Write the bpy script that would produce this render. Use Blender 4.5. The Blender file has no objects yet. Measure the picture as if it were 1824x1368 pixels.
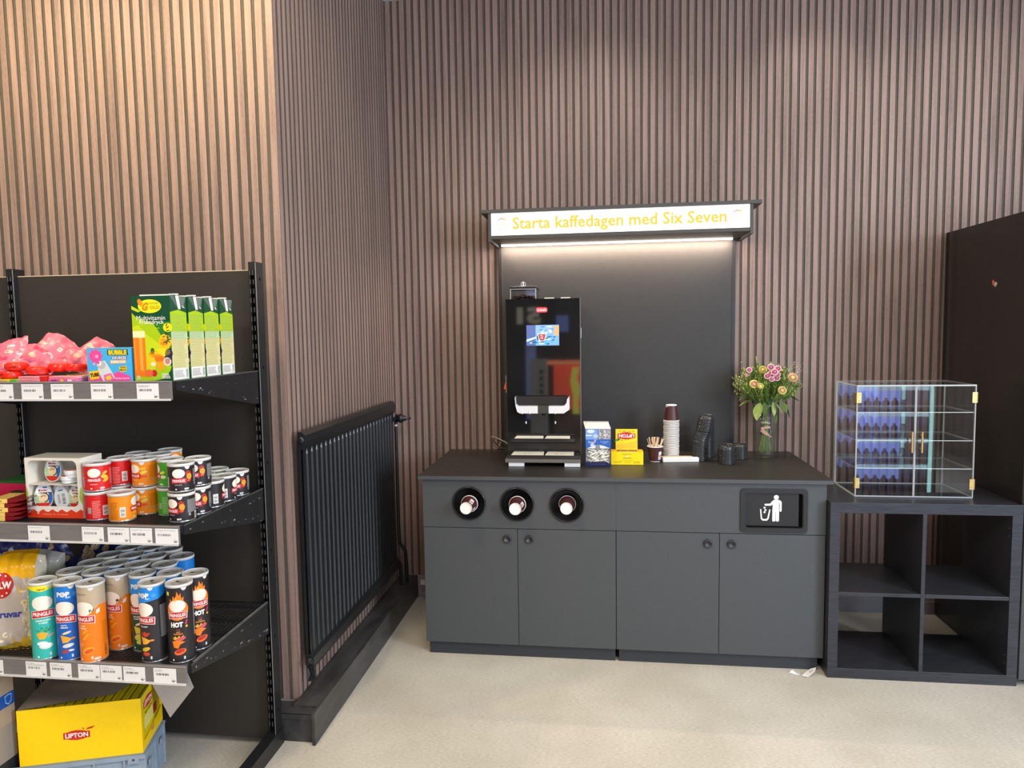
import bpy, bmesh, math, random
from mathutils import Vector, Matrix
from mathutils.geometry import tessellate_polygon
sc = bpy.context.scene
COL = sc.collection
PI = math.pi
def S(h):
    h = h.lstrip('#')
    return tuple(((int(h[i:i+2], 16)/255 + .055)/1.055)**2.4 if int(h[i:i+2], 16) > 10 else int(h[i:i+2], 16)/255/12.92 for i in (0, 2, 4))
# ---------------------------------------------------------------- camera
F, YAW, PITCH, ROLL = 1235.727, -.12936, .07732, -.01526
CAM = Vector((1.16094, -3.78742, 1.51817))
fwd = Vector((math.sin(YAW)*math.cos(PITCH), math.cos(YAW)*math.cos(PITCH), -math.sin(PITCH)))
rgt = Vector((math.cos(YAW), -math.sin(YAW), 0)); upv = rgt.cross(fwd)
r2 = rgt*math.cos(ROLL) + upv*math.sin(ROLL); u2 = -rgt*math.sin(ROLL) + upv*math.cos(ROLL)
cd = bpy.data.cameras.new('camera'); cam = bpy.data.objects.new('camera', cd); COL.objects.link(cam)
cd.sensor_width = 36; cd.lens = F/1824*36; cd.clip_start = .05; cd.clip_end = 60
cam.matrix_world = Matrix(((r2.x, u2.x, -fwd.x, CAM.x), (r2.y, u2.y, -fwd.y, CAM.y), (r2.z, u2.z, -fwd.z, CAM.z), (0, 0, 0, 1)))
sc.camera = cam
# ---------------------------------------------------------------- world, lights, exposure
sc.view_settings.view_transform = 'Standard'; sc.view_settings.look = 'None'
sc.view_settings.exposure = 0.0; sc.view_settings.gamma = 1; sc.view_settings.use_curve_mapping = False
w = bpy.data.worlds.new('world'); sc.world = w; w.use_nodes = True
w.node_tree.nodes['Background'].inputs[0].default_value = (.75, .85, 1, 1); w.node_tree.nodes['Background'].inputs[1].default_value = .6
def light(name, kind, loc, target, power, color, **k):
    l = bpy.data.lights.new(name, kind); l.energy = power; l.color = color
    for a, b in k.items(): setattr(l, a, b)
    o = bpy.data.objects.new(name, l); COL.objects.link(o); o.location = loc
    o.rotation_euler = (Vector(target)-Vector(loc)).to_track_quat('-Z', 'Y').to_euler()
    return o
WARM = (1, .80, .47); NEUT = (1, .91, .80); COOL = (.72, .82, 1)
# daylight through the shop window to the right of the camera
light('daylight_window', 'AREA', (5.17, -4.1, 2.0), (0, -4.1, 2.0), 270, COOL, shape='RECTANGLE', size=1.5, size_y=1.7)
light('rear_fill_light', 'AREA', (3.1, -7.2, 1.6), (1.2, -1, .8), 70, COOL, shape='RECTANGLE', size=1.6, size_y=2.0)  # added rear fill, brings highlights to the radiator ribs
# ceiling light panels over the sales floor
light('ceiling_panel_lamp', 'AREA', (1.6, -3.6, 3.24), (1.6, -3.6, 0), 55, NEUT, shape='RECTANGLE', size=1.2, size_y=.6)
light('ceiling_panel_lamp', 'AREA', (-1.0, -4.4, 3.24), (-1.0, -4.2, 0), 50, NEUT, shape='RECTANGLE', size=1.2, size_y=.6)
light('ceiling_panel_lamp', 'AREA', (3.6, -3.0, 3.24), (3.4, -2.6, 0), 45, NEUT, shape='RECTANGLE', size=1.2, size_y=.6)
# spots washing the slatted walls
for x, y, tx, tz, p, c in ((-.12, -1.95, -.30, 1.3, 92, WARM), (-1.0, -2.05, -1.0, 1.2, 92, WARM)):
    light('ceiling_spot', 'SPOT', (x, y, 3.2), (tx, -1.40, tz), p, c, spot_size=2.2, spot_blend=.9, shadow_soft_size=.05)
for x, y, tx, tz, p, c in ((1.15, -.75, 1.15, 1.9, 17, NEUT), (2.2, -.42, 2.2, 1.9, 11, NEUT), (3.0, -.8, 2.95, 1.8, 18, NEUT), (.3, -1.6, .8, .6, 18, NEUT)):
    light('ceiling_spot', 'SPOT', (x, y, 3.2), (tx, -.1, tz), p, c, spot_size=1.9, spot_blend=.9, shadow_soft_size=.05)
# ---------------------------------------------------------------- materials
MATS = {}
def mat(name, col, rough=.5, metal=0, emit=None, es=0, alpha=1, trans=0, ior=1.45, noise=0, nscale=40, bump=0, bscale=200, spec=.5, stretch=(1, 1, 1), coat=0):
    if name in MATS: return MATS[name]
    if isinstance(col, str): col = S(col)
    m = bpy.data.materials.new(name); m.use_nodes = True; n = m.node_tree.nodes; l = m.node_tree.links
    b = n['Principled BSDF']; b.inputs['Base Color'].default_value = (*col, 1)
    b.inputs['Roughness'].default_value = rough; b.inputs['Metallic'].default_value = metal
    b.inputs['Specular IOR Level'].default_value = spec; b.inputs['IOR'].default_value = ior
    b.inputs['Transmission Weight'].default_value = trans; b.inputs['Coat Weight'].default_value = coat
    b.inputs['Alpha'].default_value = alpha
    if emit:
        b.inputs['Emission Color'].default_value = (*(S(emit) if isinstance(emit, str) else emit), 1); b.inputs['Emission Strength'].default_value = es
    if noise or bump:
        tc = n.new('ShaderNodeTexCoord'); mp = n.new('ShaderNodeMapping'); mp.inputs['Scale'].default_value = stretch
        l.new(tc.outputs['Object'], mp.inputs[0])
    if noise:
        t = n.new('ShaderNodeTexNoise'); t.inputs['Scale'].default_value = nscale; t.inputs['Detail'].default_value = 5; l.new(mp.outputs[0], t.inputs[0])
        r = n.new('ShaderNodeMapRange'); r.inputs[1].default_value = .3; r.inputs[2].default_value = .7; r.inputs[3].default_value = 1-noise; r.inputs[4].default_value = 1+noise; l.new(t.outputs[0], r.inputs[0])
        v = n.new('ShaderNodeVectorMath'); v.operation = 'SCALE'; v.inputs[0].default_value = col; l.new(r.outputs[0], v.inputs['Scale']); l.new(v.outputs[0], b.inputs['Base Color'])
    if bump:
        t = n.new('ShaderNodeTexNoise'); t.inputs['Scale'].default_value = bscale; l.new(mp.outputs[0], t.inputs[0])
        bp = n.new('ShaderNodeBump'); bp.inputs['Strength'].default_value = bump; bp.inputs['Distance'].default_value = .002; l.new(t.outputs[0], bp.inputs['Height']); l.new(bp.outputs[0], b.inputs['Normal'])
    MATS[name] = m
    return m
def P(h, rough=.38):          # printed packaging colour
    return mat('print_'+h.lstrip('#')+('' if rough == .38 else '_%d' % (rough*100)), h, rough, noise=.03, nscale=60)
def wood_slat():
    m = bpy.data.materials.new('slat_wood'); m.use_nodes = True; n = m.node_tree.nodes; l = m.node_tree.links
    b = n['Principled BSDF']; b.inputs['Roughness'].default_value = .55
    tc = n.new('ShaderNodeTexCoord'); g = n.new('ShaderNodeNewGeometry')
    add = n.new('ShaderNodeVectorMath'); add.operation = 'ADD'; l.new(tc.outputs['Object'], add.inputs[0])
    ml = n.new('ShaderNodeMath'); ml.operation = 'MULTIPLY'; ml.inputs[1].default_value = 37; l.new(g.outputs['Random Per Island'], ml.inputs[0]); l.new(ml.outputs[0], add.inputs[1])
    mp = n.new('ShaderNodeMapping'); mp.inputs['Scale'].default_value = (55, 55, 2.2); l.new(add.outputs[0], mp.inputs[0])
    t = n.new('ShaderNodeTexNoise'); t.inputs['Scale'].default_value = 1; t.inputs['Detail'].default_value = 6; l.new(mp.outputs[0], t.inputs[0])
    mp2 = n.new('ShaderNodeMapping'); mp2.inputs['Rotation'].default_value = (.5, .62, 0); mp2.inputs['Scale'].default_value = (420, 420, 60); l.new(add.outputs[0], mp2.inputs[0])
    t2 = n.new('ShaderNodeTexNoise'); t2.inputs['Scale'].default_value = 1; t2.inputs['Detail'].default_value = 2; l.new(mp2.outputs[0], t2.inputs[0])
    mx = n.new('ShaderNodeMath'); mx.operation = 'MULTIPLY_ADD'; mx.inputs[1].default_value = .55; l.new(t2.outputs[0], mx.inputs[0]); l.new(t.outputs[0], mx.inputs[2])
    m3 = n.new('ShaderNodeMath'); m3.operation = 'MULTIPLY_ADD'; m3.inputs[1].default_value = .16; l.new(g.outputs['Random Per Island'], m3.inputs[0]); l.new(mx.outputs[0], m3.inputs[2])
    cr = n.new('ShaderNodeValToRGB'); cr.color_ramp.elements[0].position = .5; cr.color_ramp.elements[0].color = (.150, .098, .080, 1)
    cr.color_ramp.elements[1].position = 1.12 if False else 1.0; cr.color_ramp.elements[1].color = (.315, .215, .176, 1); l.new(m3.outputs[0], cr.inputs[0])
    l.new(cr.outputs[0], b.inputs['Base Color'])
    bp = n.new('ShaderNodeBump'); bp.inputs['Strength'].default_value = .25; bp.inputs['Distance'].default_value = .001; l.new(t2.outputs[0], bp.inputs['Height']); l.new(bp.outputs[0], b.inputs['Normal'])
    return m
M_SLAT = wood_slat()
M_GROOVE = mat('groove_backing_shaded', (.088, .071, .056), .8, noise=.1, nscale=60)  # shade between the slats is put into this darker colour
M_FLOOR = mat('floor_vinyl', (.52, .485, .41), .32)
def floor_nodes(m):
    n = m.node_tree.nodes; l = m.node_tree.links; b = n['Principled BSDF']
    tc = n.new('ShaderNodeTexCoord')
    def ns(scale, sx, sy, det, rot=0):
        mp = n.new('ShaderNodeMapping'); mp.inputs['Scale'].default_value = (sx, sy, 1); mp.inputs['Rotation'].default_value = (0, 0, rot); l.new(tc.outputs['Object'], mp.inputs[0])
        t = n.new('ShaderNodeTexNoise'); t.inputs['Scale'].default_value = scale; t.inputs['Detail'].default_value = det; l.new(mp.outputs[0], t.inputs[0]); return t
    a = ns(130, .5, 1.8, 6); c = ns(3, 1, 1, 3); d = ns(140, .45, 1.8, 2)
    cr = n.new('ShaderNodeValToRGB'); e = cr.color_ramp.elements; e[0].position = .32; e[0].color = (.51, .475, .40, 1); e[1].position = .68; e[1].color = (.67, .635, .55, 1); l.new(a.outputs[0], cr.inputs[0])
    sp = n.new('ShaderNodeValToRGB'); e = sp.color_ramp.elements; e[0].position = .25; e[0].color = (.50, .48, .44, 1); e[1].position = .33; e[1].color = (1, 1, 1, 1); l.new(d.outputs[0], sp.inputs[0])
    bl = n.new('ShaderNodeValToRGB'); e = bl.color_ramp.elements; e[0].position = .35; e[0].color = (.88, .87, .85, 1); e[1].position = .65; e[1].color = (1, 1, 1, 1); l.new(c.outputs[0], bl.inputs[0])
    m1 = n.new('ShaderNodeMix'); m1.data_type = 'RGBA'; m1.blend_type = 'MULTIPLY'; m1.inputs[0].default_value = 1; l.new(cr.outputs[0], m1.inputs[6]); l.new(sp.outputs[0], m1.inputs[7])
    m2 = n.new('ShaderNodeMix'); m2.data_type = 'RGBA'; m2.blend_type = 'MULTIPLY'; m2.inputs[0].default_value = 1; l.new(m1.outputs[2], m2.inputs[6]); l.new(bl.outputs[0], m2.inputs[7])
    l.new(m2.outputs[2], b.inputs['Base Color'])
floor_nodes(M_FLOOR)
M_COUNTER = mat('laminate_charcoal', (.060, .066, .070), .45, noise=.05, nscale=90, bump=.08, bscale=500)
M_TOP = mat('worktop_black', (.024, .022, .020), .42, noise=.08, nscale=60)
M_PLINTH = mat('plinth_dark', (.03, .035, .040), .5)
M_BBLACK = mat('panel_charcoal', (.032, .032, .031), .55, noise=.06, nscale=30, bump=.08, bscale=300)
M_STEEL = mat('powder_coat_black', (.013, .013, .014), .40, noise=.2, nscale=30)
M_BACKP = mat('back_panel_dark', (.030, .026, .021), .5, noise=.05)
M_CHIP = mat('bare_metal_scuff', (.5, .5, .5), .4, .6)
M_RAD = mat('radiator_paint', (.011, .013, .015), .30, noise=.1, nscale=20, bump=.15, bscale=90)
M_BOX = mat('painted_wood_black', (.042, .042, .042), .36, noise=.5, nscale=18, stretch=(1, .3, 1), bump=.25, bscale=60)
M_GBLK = mat('gloss_black', (.010, .010, .010), .04, coat=.6)
M_MBLK = mat('matt_black_plastic', (.016, .016, .016), .38)
M_SILV = mat('silver_plastic', (.74, .76, .78), .3, .1)
M_CREAM = mat('drip_grate_steel_lit', (.86, .82, .68), .35, .1)  # light falling on the grates is put into this pale colour
M_KALL = mat('black_brown_veneer', (.026, .028, .034), .38, noise=.35, nscale=14, stretch=(1, 1, 14), bump=.1, bscale=120)
M_KALLH = mat('black_brown_veneer_flat', (.026, .028, .034), .33, noise=.35, nscale=14, stretch=(1, 14, 14))
M_TALL = mat('tall_unit_laminate', (.020, .0185, .0165), .22, noise=.06, nscale=10)
M_EDGE = mat('edge_strip', (.07, .075, .07), .35)
def schlick(n, l, f0=.045):
    lw = n.new('ShaderNodeLayerWeight'); lw.inputs[0].default_value = .5
    p = n.new('ShaderNodeMath'); p.operation = 'POWER'; p.inputs[1].default_value = 5; l.new(lw.outputs['Facing'], p.inputs[0])
    a = n.new('ShaderNodeMath'); a.operation = 'MULTIPLY_ADD'; a.inputs[1].default_value = 1-f0; a.inputs[2].default_value = f0; l.new(p.outputs[0], a.inputs[0]); return a
def acrylic():
    m = bpy.data.materials.new('clear_acrylic'); m.use_nodes = True; n = m.node_tree.nodes; l = m.node_tree.links
    for x in list(n):
        if x.type == 'BSDF_PRINCIPLED': n.remove(x)
    out = n['Material Output']; t = n.new('ShaderNodeBsdfTransparent'); t.inputs[0].default_value = (.97, .98, .98, 1)
    g = n.new('ShaderNodeBsdfGlossy'); g.inputs['Roughness'].default_value = .02
    fr = schlick(n, l)
    mx = n.new('ShaderNodeMixShader'); l.new(fr.outputs[0], mx.inputs[0]); l.new(t.outputs[0], mx.inputs[1]); l.new(g.outputs[0], mx.inputs[2]); l.new(mx.outputs[0], out.inputs[0])
    return m
M_ACR = acrylic(); MATS['clear_acrylic'] = M_ACR
M_ACRE = mat('polished_acrylic_edge', (.62, .66, .64), .25, alpha=.75)
M_BRASS = mat('brass', (.80, .56, .20), .28, .9)
M_WHITE = mat('white_card', (.80, .79, .75), .6)
M_INK = mat('print_ink', (.03, .03, .035), .6)
M_RAILW = mat('price_rail', (.17, .155, .145), .35, noise=.12, nscale=12, stretch=(1, 1, 8))
M_CLIP = mat('rail_clear_edge', (.62, .61, .58), .3)
# ---------------------------------------------------------------- objects
def newobj(name, data, parent=None):
    o = bpy.data.objects.new(name, data); COL.objects.link(o)
    if parent: o.parent = parent
    return o
def tag(o, label=None, cat=None, group=None, kind=None):
    for k, v in (('label', label), ('category', cat), ('group', group), ('kind', kind)):
        if v: o[k] = v
    return o
def thing(name, label, cat, loc=(0, 0, 0), rotz=0, group=None):
    o = newobj(name, None); o.location = loc; o.rotation_euler = (0, 0, rotz); o.empty_display_size = .03
    return tag(o, label, cat, group)
def dup(root, loc, label=None, rot=None, group=None):
    def rec(o, par):
        c = o.copy(); COL.objects.link(c)
        if par: c.parent = par
        for ch in list(o.children):
            rec(ch, c)
        return c
    r = rec(root, None); r.location = loc
    if rot is not None: r.rotation_euler = rot
    if label: r['label'] = label
    if group: r['group'] = group
    return r
class MB:
    def __init__(s): s.v = []; s.f = []; s.m = []; s.sm = []; s.mats = []
    def mi(s, m):
        if m not in s.mats: s.mats.append(m)
        return s.mats.index(m)
    def add(s, vs, fs, m, smooth=False, T=None):
        o = len(s.v); k = s.mi(m)
        for p in vs:
            p = Vector(p); s.v.append(tuple(T @ p) if T else tuple(p))
        for f in fs: s.f.append(tuple(i+o for i in f)); s.m.append(k); s.sm.append(smooth)
        return s
    def box(s, x0, y0, z0, x1, y1, z1, m, T=None, taper=0):
        vs = [(x0, y0, z0), (x1, y0, z0), (x1, y1, z0), (x0, y1, z0), (x0, y0, z1), (x1, y0, z1), (x1, y1, z1), (x0, y1, z1)]
        return s.add(vs, [(0, 3, 2, 1), (4, 5, 6, 7), (0, 1, 5, 4), (1, 2, 6, 5), (2, 3, 7, 6), (3, 0, 4, 7)], m, T=T)
    def prism(s, poly, a, b, m, axis='z', T=None, smooth=False):   # extrude 2D polygon along axis
        def mk(p, h): return {'z': (p[0], p[1], h), 'y': (p[0], h, p[1]), 'x': (h, p[0], p[1])}[axis]
        n = len(poly); vs = [mk(p, a) for p in poly]+[mk(p, b) for p in poly]
        tris = tessellate_polygon([[Vector((p[0], p[1], 0)) for p in poly]])
        fs = [tuple(t) for t in tris]+[tuple(i+n for i in reversed(t)) for t in tris]
        s.add(vs, fs, m, T=T)
        return s.add(vs, [(i, (i+1) % n, (i+1) % n+n, i+n) for i in range(n)], m, smooth, T)
    def plate(s, outer, holes, a, b, m, axis='y', T=None):
        def mk(p, h): return {'z': (p[0], p[1], h), 'y': (p[0], h, p[1]), 'x': (h, p[0], p[1])}[axis]
        loops = [outer]+holes; flat = [p for q in loops for p in q]; n = len(flat)
        tris = tessellate_polygon([[Vector((p[0], p[1], 0)) for p in q] for q in loops])
        vs = [mk(p, a) for p in flat]+[mk(p, b) for p in flat]
        fs = [tuple(t) for t in tris]+[tuple(i+n for i in reversed(t)) for t in tris]; o = 0
        for q in loops:
            k = len(q)
            fs += [(o+i, o+(i+1) % k, o+(i+1) % k+n, o+i+n) for i in range(k)]; o += k
        return s.add(vs, fs, m, T=T)
    def lathe(s, prof, m, seg=32, T=None, smooth=True, cap=True):   # prof [(r,z)]
        vs = []; fs = []
        for r, z in prof:
            for i in range(seg):
                a = 2*PI*i/seg; vs.append((r*math.cos(a), r*math.sin(a), z))
        for j in range(len(prof)-1):
            for i in range(seg):
                k = (i+1) % seg; fs.append((j*seg+i, j*seg+k, (j+1)*seg+k, (j+1)*seg+i))
        s.add(vs, fs, m, smooth, T)
        if cap:
            if prof[0][0] > 1e-5: s.add(vs[:seg], [tuple(reversed(range(seg)))], m, T=T)
            if prof[-1][0] > 1e-5: s.add(vs[-seg:], [tuple(range(seg))], m, T=T)
        return s
    def tube(s, pts, r, m, seg=8, T=None, closed=False):
        pts = [Vector(p) for p in pts]; n = len(pts); rr = r if isinstance(r, (list, tuple)) else [r]*n; vs = []; fs = []
        up = None
        for i, p in enumerate(pts):
            d = (pts[(i+1) % n]-pts[i-1]) if closed else (pts[min(i+1, n-1)]-pts[max(i-1, 0)])
            d.normalize()
            if up is None: up = Vector((0, 0, 1)) if abs(d.z) < .9 else Vector((1, 0, 0))
            a = d.cross(up).normalized(); b = a.cross(d).normalized(); up = b
            for k in range(seg):
                t = 2*PI*k/seg; vs.append(tuple(p+(a*math.cos(t)+b*math.sin(t))*rr[i]))
        for i in range(n if closed else n-1):
            j = (i+1) % n
            for k in range(seg):
                l = (k+1) % seg; fs.append((i*seg+k, i*seg+l, j*seg+l, j*seg+k))
        s.add(vs, fs, m, True, T)
        if not closed: s.add(vs[:seg], [tuple(range(seg))], m, T=T); s.add(vs[-seg:], [tuple(reversed(range(seg)))], m, T=T)
        return s
    def build(s, name, parent=None, bevel=0, loc=None, rot=None, fixn=True):
        me = bpy.data.meshes.new(name); me.from_pydata(s.v, [], s.f)
        for m in s.mats: me.materials.append(m)
        me.polygons.foreach_set('material_index', s.m); me.polygons.foreach_set('use_smooth', s.sm)
        if fixn:
            b = bmesh.new(); b.from_mesh(me); bmesh.ops.recalc_face_normals(b, faces=b.faces); b.to_mesh(me); b.free()
        me.update(); o = newobj(name, me, parent)
        if loc is not None: o.location = loc
        if rot is not None: o.rotation_euler = rot
        if bevel:
            md = o.modifiers.new('bevel', 'BEVEL'); md.width = bevel; md.segments = 2; md.limit_method = 'ANGLE'; md.angle_limit = .7
            md.harden_normals = False
        return o
def RM(loc=(0, 0, 0), rx=0, ry=0, rz=0):
    return Matrix.Translation(loc) @ Matrix.Rotation(rz, 4, 'Z') @ Matrix.Rotation(ry, 4, 'Y') @ Matrix.Rotation(rx, 4, 'X')
# ---------------------------------------------------------------- flat artwork -> mesh
_tc = {}
def text_polys(s, bold=0, shear=0):
    k = (s, bold, shear)
    if k in _tc: return _tc[k]
    cu = bpy.data.curves.new('t', 'FONT'); cu.body = s; cu.size = 1; cu.offset = bold; cu.shear = shear; cu.resolution_u = 2
    o = bpy.data.objects.new('t', cu); COL.objects.link(o)
    me = o.to_mesh(); vs = [(v.co.x, v.co.y) for v in me.vertices]; ps = [[vs[i] for i in p.vertices] for p in me.polygons]
    o.to_mesh_clear(); bpy.data.objects.remove(o); bpy.data.curves.remove(cu)
    _tc[k] = ps
    return ps
class Art:
    def __init__(s): s.items = []           # (poly, mat, layer)
    def poly(s, pts, m, l=1): s.items.append(([tuple(p) for p in pts], m, l)); return s
    def rect(s, x0, y0, x1, y1, m, l=1): return s.poly([(x0, y0), (x1, y0), (x1, y1), (x0, y1)], m, l)
    def ell(s, cx, cy, rx, ry, m, l=1, n=20, rot=0, a0=0, a1=2*PI):
        c, d = math.cos(rot), math.sin(rot); q = []
        for i in range(n):
            a = a0+(a1-a0)*i/(n if a1-a0 > 6.28 else n-1); x, y = rx*math.cos(a), ry*math.sin(a); q.append((cx+x*c-y*d, cy+x*d+y*c))
        return s.poly(q, m, l)
    def ring(s, cx, cy, r0, r1, m, l=1, a0=0, a1=2*PI, n=20, taper=0):
        for i in range(n):
            t0 = i/n; t1 = (i+1)/n; a = a0+(a1-a0)*t0; b = a0+(a1-a0)*t1
            w0 = (r1-r0)*(1-taper*t0); w1 = (r1-r0)*(1-taper*t1)
            s.poly([(cx+r1*math.cos(a), cy+r1*math.sin(a)), (cx+r1*math.cos(b), cy+r1*math.sin(b)), (cx+(r1-w1)*math.cos(b), cy+(r1-w1)*math.sin(b)), (cx+(r1-w0)*math.cos(a), cy+(r1-w0)*math.sin(a))], m, l)
        return s
    def text(s, t, cx, cy, w, h, m, l=2, bold=0, shear=0, flip=False, rot=0, mirror=False):
        ps = text_polys(t, bold, shear)
        xs = [p[0] for q in ps for p in q]; ys = [p[1] for q in ps for p in q]
        x0, x1, y0, y1 = min(xs), max(xs), min(ys), max(ys); c, d = math.cos(rot), math.sin(rot)
        sx = w/(x1-x0); sy = (h/(y1-y0)) if h else sx
        for q in ps:
            r = []
            for x, y in q:
                X = (x-(x0+x1)/2)*sx; Y = (y-(y0+y1)/2)*sy
                if flip: X, Y = -X, -Y
                if mirror: X = -X
                r.append((cx+X*c-Y*d, cy+X*d+Y*c))
            s.poly(r, m, l)
        return s
    def lines(s, x0, y0, x1, y1, n, m, l=1, seed=0, fill=.5):       # small print
        rnd = random.Random(seed); dy = (y1-y0)/n
        for i in range(n):
            y = y0+dy*(i+.5); s.rect(x0, y-dy*fill/2, x0+(x1-x0)*rnd.uniform(.75, 1), y+dy*fill/2, m, l)
        return s
    def bars(s, x0, y0, x1, y1, m, l=2, seed=1, horiz=False):       # barcode
        rnd = random.Random(seed); t = 0
        while t < 1:
            w_ = rnd.choice((.02, .035, .05))
            if horiz: s.rect(x0, y0+(y1-y0)*t, x1, y0+(y1-y0)*min(1, t+w_), m, l)
            else: s.rect(x0+(x1-x0)*t, y0, x0+(x1-x0)*min(1, t+w_), y1, m, l)
            t += w_+rnd.choice((.02, .04, .06))
        return s
def clip(poly, ax, lo, hi):
    for sgn, lim in ((1, lo), (-1, -hi)):
        out = []; n = len(poly)
        for i in range(n):
            a = poly[i]; b = poly[(i+1) % n]; da = sgn*a[ax]-lim; db = sgn*b[ax]-lim
            if da >= 0: out.append(a)
            if da*db < 0:
                t = da/(da-db); out.append((a[0]+(b[0]-a[0])*t, a[1]+(b[1]-a[1])*t))
        poly = out
        if len(poly) < 3: return []
    return poly
def put(mb, art, fn, su=None, sv=None, off=.0003):
    """fn(u, v, h) -> 3D; su/sv cut the artwork into strips so that it can follow a curved surface"""
    for poly, m, l in art.items:
        tr = [poly] if len(poly) <= 3 else [[poly[i] for i in t] for t in tessellate_polygon([[Vector((p[0], p[1], 0)) for p in poly]])]
        if not su and not sv:
            vs = [fn(p[0], p[1], off*l) for p in poly]
            if len(poly) <= 3: mb.add(vs, [tuple(range(len(poly)))], m)
            else:
                T = tessellate_polygon([[Vector((p[0], p[1], 0)) for p in poly]]); mb.add(vs, [tuple(t) for t in T], m)
            continue
        for t in tr:
            ps = [t]
            for ax, st in ((0, su), (1, sv)):
                if not st: continue
                nx = []
                for q in ps:
                    lo = min(p[ax] for p in q); hi = max(p[ax] for p in q); k0 = math.floor(lo/st); k1 = math.ceil(hi/st)
                    if k1-k0 <= 1: nx.append(q); continue
                    for k in range(k0, k1):
                        c = clip(q, ax, k*st, (k+1)*st)
                        if c: nx.append(c)
                ps = nx
            for q in ps: mb.add([fn(p[0], p[1], off*l) for p in q], [tuple(range(len(q)))], m)
    return mb
def front(x=0, y=0, z=0):       # artwork on a face looking towards -y
    return lambda u, v, h: (x+u, y-h, z+v)
def side(x=0, y=0, z=0):        # artwork on a face looking towards +x, u runs towards +y
    return lambda u, v, h: (x+h, y+u, z+v)
def cyl(r, z=0, a0=0):          # artwork round a can, centre of the artwork at angle a0 from -y
    def fn(u, v, h):
        a = a0+u/r; R = r+h+.00005
        return (R*math.sin(a), -R*math.cos(a), z+v)
    return fn
# ================================================================ the room
FY, LX = -1.344, 0.0            # front-left wall plane, side wall plane
PITCH_S, SLW, SLD = .0393, .0256, .0045
ZT = 3.305
def slats(name, along, a0, a1, z0, z1, start):
    mb = MB(); k = start
    while k < a1:
        lo, hi = max(k, a0), min(k+SLW, a1)
        if hi-lo > .003:
            if along == 'x': mb.add([(lo, 0, z0), (hi, 0, z0), (hi, 0, z1), (lo, 0, z1)], [(0, 1, 2, 3)], M_SLAT).box(lo, .0003, z0, hi, SLD, z1, M_GROOVE)
            else: mb.add([(0, lo, z0), (0, hi, z0), (0, hi, z1), (0, lo, z1)], [(0, 1, 2, 3)], M_SLAT).box(-SLD, lo, z0, -.0003, hi, z1, M_GROOVE)
        k += PITCH_S
    if along == 'x': mb.box(a0, SLD-.0005, z0, a1, SLD+.05, z1, M_GROOVE)
    else: mb.box(-SLD-.05, a0, z0, -SLD+.0005, a1, z1, M_GROOVE)
    return mb
tag(slats('wall_back', 'x', -.011, 5.2, .125, ZT, .004).build('wall_back'), kind='structure')
o = slats('wall_left', 'y', FY+.001, 0, .113, ZT, FY+.001+.0).build('wall_left'); tag(o, kind='structure')
mb = MB(); k = -.001-SLW
while k > -3.6:
    mb.add([(k, 0, .11), (k+SLW, 0, .11), (k+SLW, 0, ZT), (k, 0, ZT)], [(0, 1, 2, 3)], M_SLAT).box(k, .0003, .11, k+SLW, SLD, ZT, M_GROOVE); k -= PITCH_S
mb.box(-3.6, SLD-.0005, .11, -.0115, SLD+.05, ZT, M_GROOVE)
o = mb.build('wall_front_left'); o.location = (0, FY, 0); tag(o, kind='structure')
M_WALLP = mat('wall_paint', (.36, .34, .31), .8, noise=.05, nscale=5)
M_DARKW = mat('wall_paint_dark', (.06, .06, .062), .7, noise=.05, nscale=5)
tag(MB().box(-3.7, -7.4, -.06, 5.3, .1, 0, M_FLOOR).build('floor'), kind='structure')
tag(MB().box(-3.7, -7.4, 3.33, 5.3, .1, 3.39, mat('ceiling_paint', (.5, .49, .47), .85, noise=.04, nscale=8)).build('ceiling'), kind='structure')
tag(MB().plate([(-7.3, 0), (.07, 0), (.07, 3.3), (-7.3, 3.3)], [[(-4.95, .6), (-2.45, .6), (-2.45, 2.85), (-4.95, 2.85)]], 5.2, 5.26, M_WALLP, 'x').build('wall_right'), kind='structure')
tag(MB().box(-3.66, -7.3, 0, -3.6, FY+.06, 3.3, M_WALLP).build('wall_far_left'), kind='structure')
tag(MB().plate([(-3.66, 0), (5.26, 0), (5.26, 3.3), (-3.66, 3.3)], [[(2.25, .5), (3.95, .5), (3.95, 2.7), (2.25, 2.7)]], -7.3, -7.24, M_DARKW).build('wall_rear'), kind='structure')
wn = tag(newobj('window_1', None), kind='structure'); wn.location = (5.23, -3.7, .6); wn.rotation_euler = (0, 0, PI/2)
f = MB()
for x in (-1.25, -.025, 1.20): f.box(x, -.03, 0, x+.05, .03, 2.25, M_MBLK)
for z in (0, 2.20): f.box(-1.25, -.03, z, 1.25, .03, z+.05, M_MBLK)
f.build('window_frame', wn)
MB().box(-1.2, -.004, .05, 1.2, .004, 2.20, M_ACR).build('window_pane', wn)
wn2 = tag(newobj('added_window', None), kind='structure'); wn2.location = (3.1, -7.27, .5)  # added opening for the rear fill light
MB().box(-.85, -.03, 0, -.80, .03, 2.2, M_MBLK).box(.80, -.03, 0, .85, .03, 2.2, M_MBLK).box(-.8, -.03, 0, .8, .03, .05, M_MBLK).box(-.8, -.03, 2.15, .8, .03, 2.2, M_MBLK).build('window_frame', wn2)
MB().box(-.8, -.004, .05, .8, .004, 2.15, M_ACR).build('window_pane', wn2)
# skirting on the back wall and behind the counter
M_SKIRT = mat('skirting_grey', (.30, .31, .32), .5, noise=.05)
tag(MB().box(.11, -.012, 0, 5.2, .0, .068, M_SKIRT).box(-.0, 0, 0, 5.2, .05, .125, M_SKIRT).build('baseboard_back'), kind='structure')
tag(MB().box(-3.6, FY, 0, -.02, FY+.05, .11, M_SKIRT).build('baseboard_front_left'), kind='structure')
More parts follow.
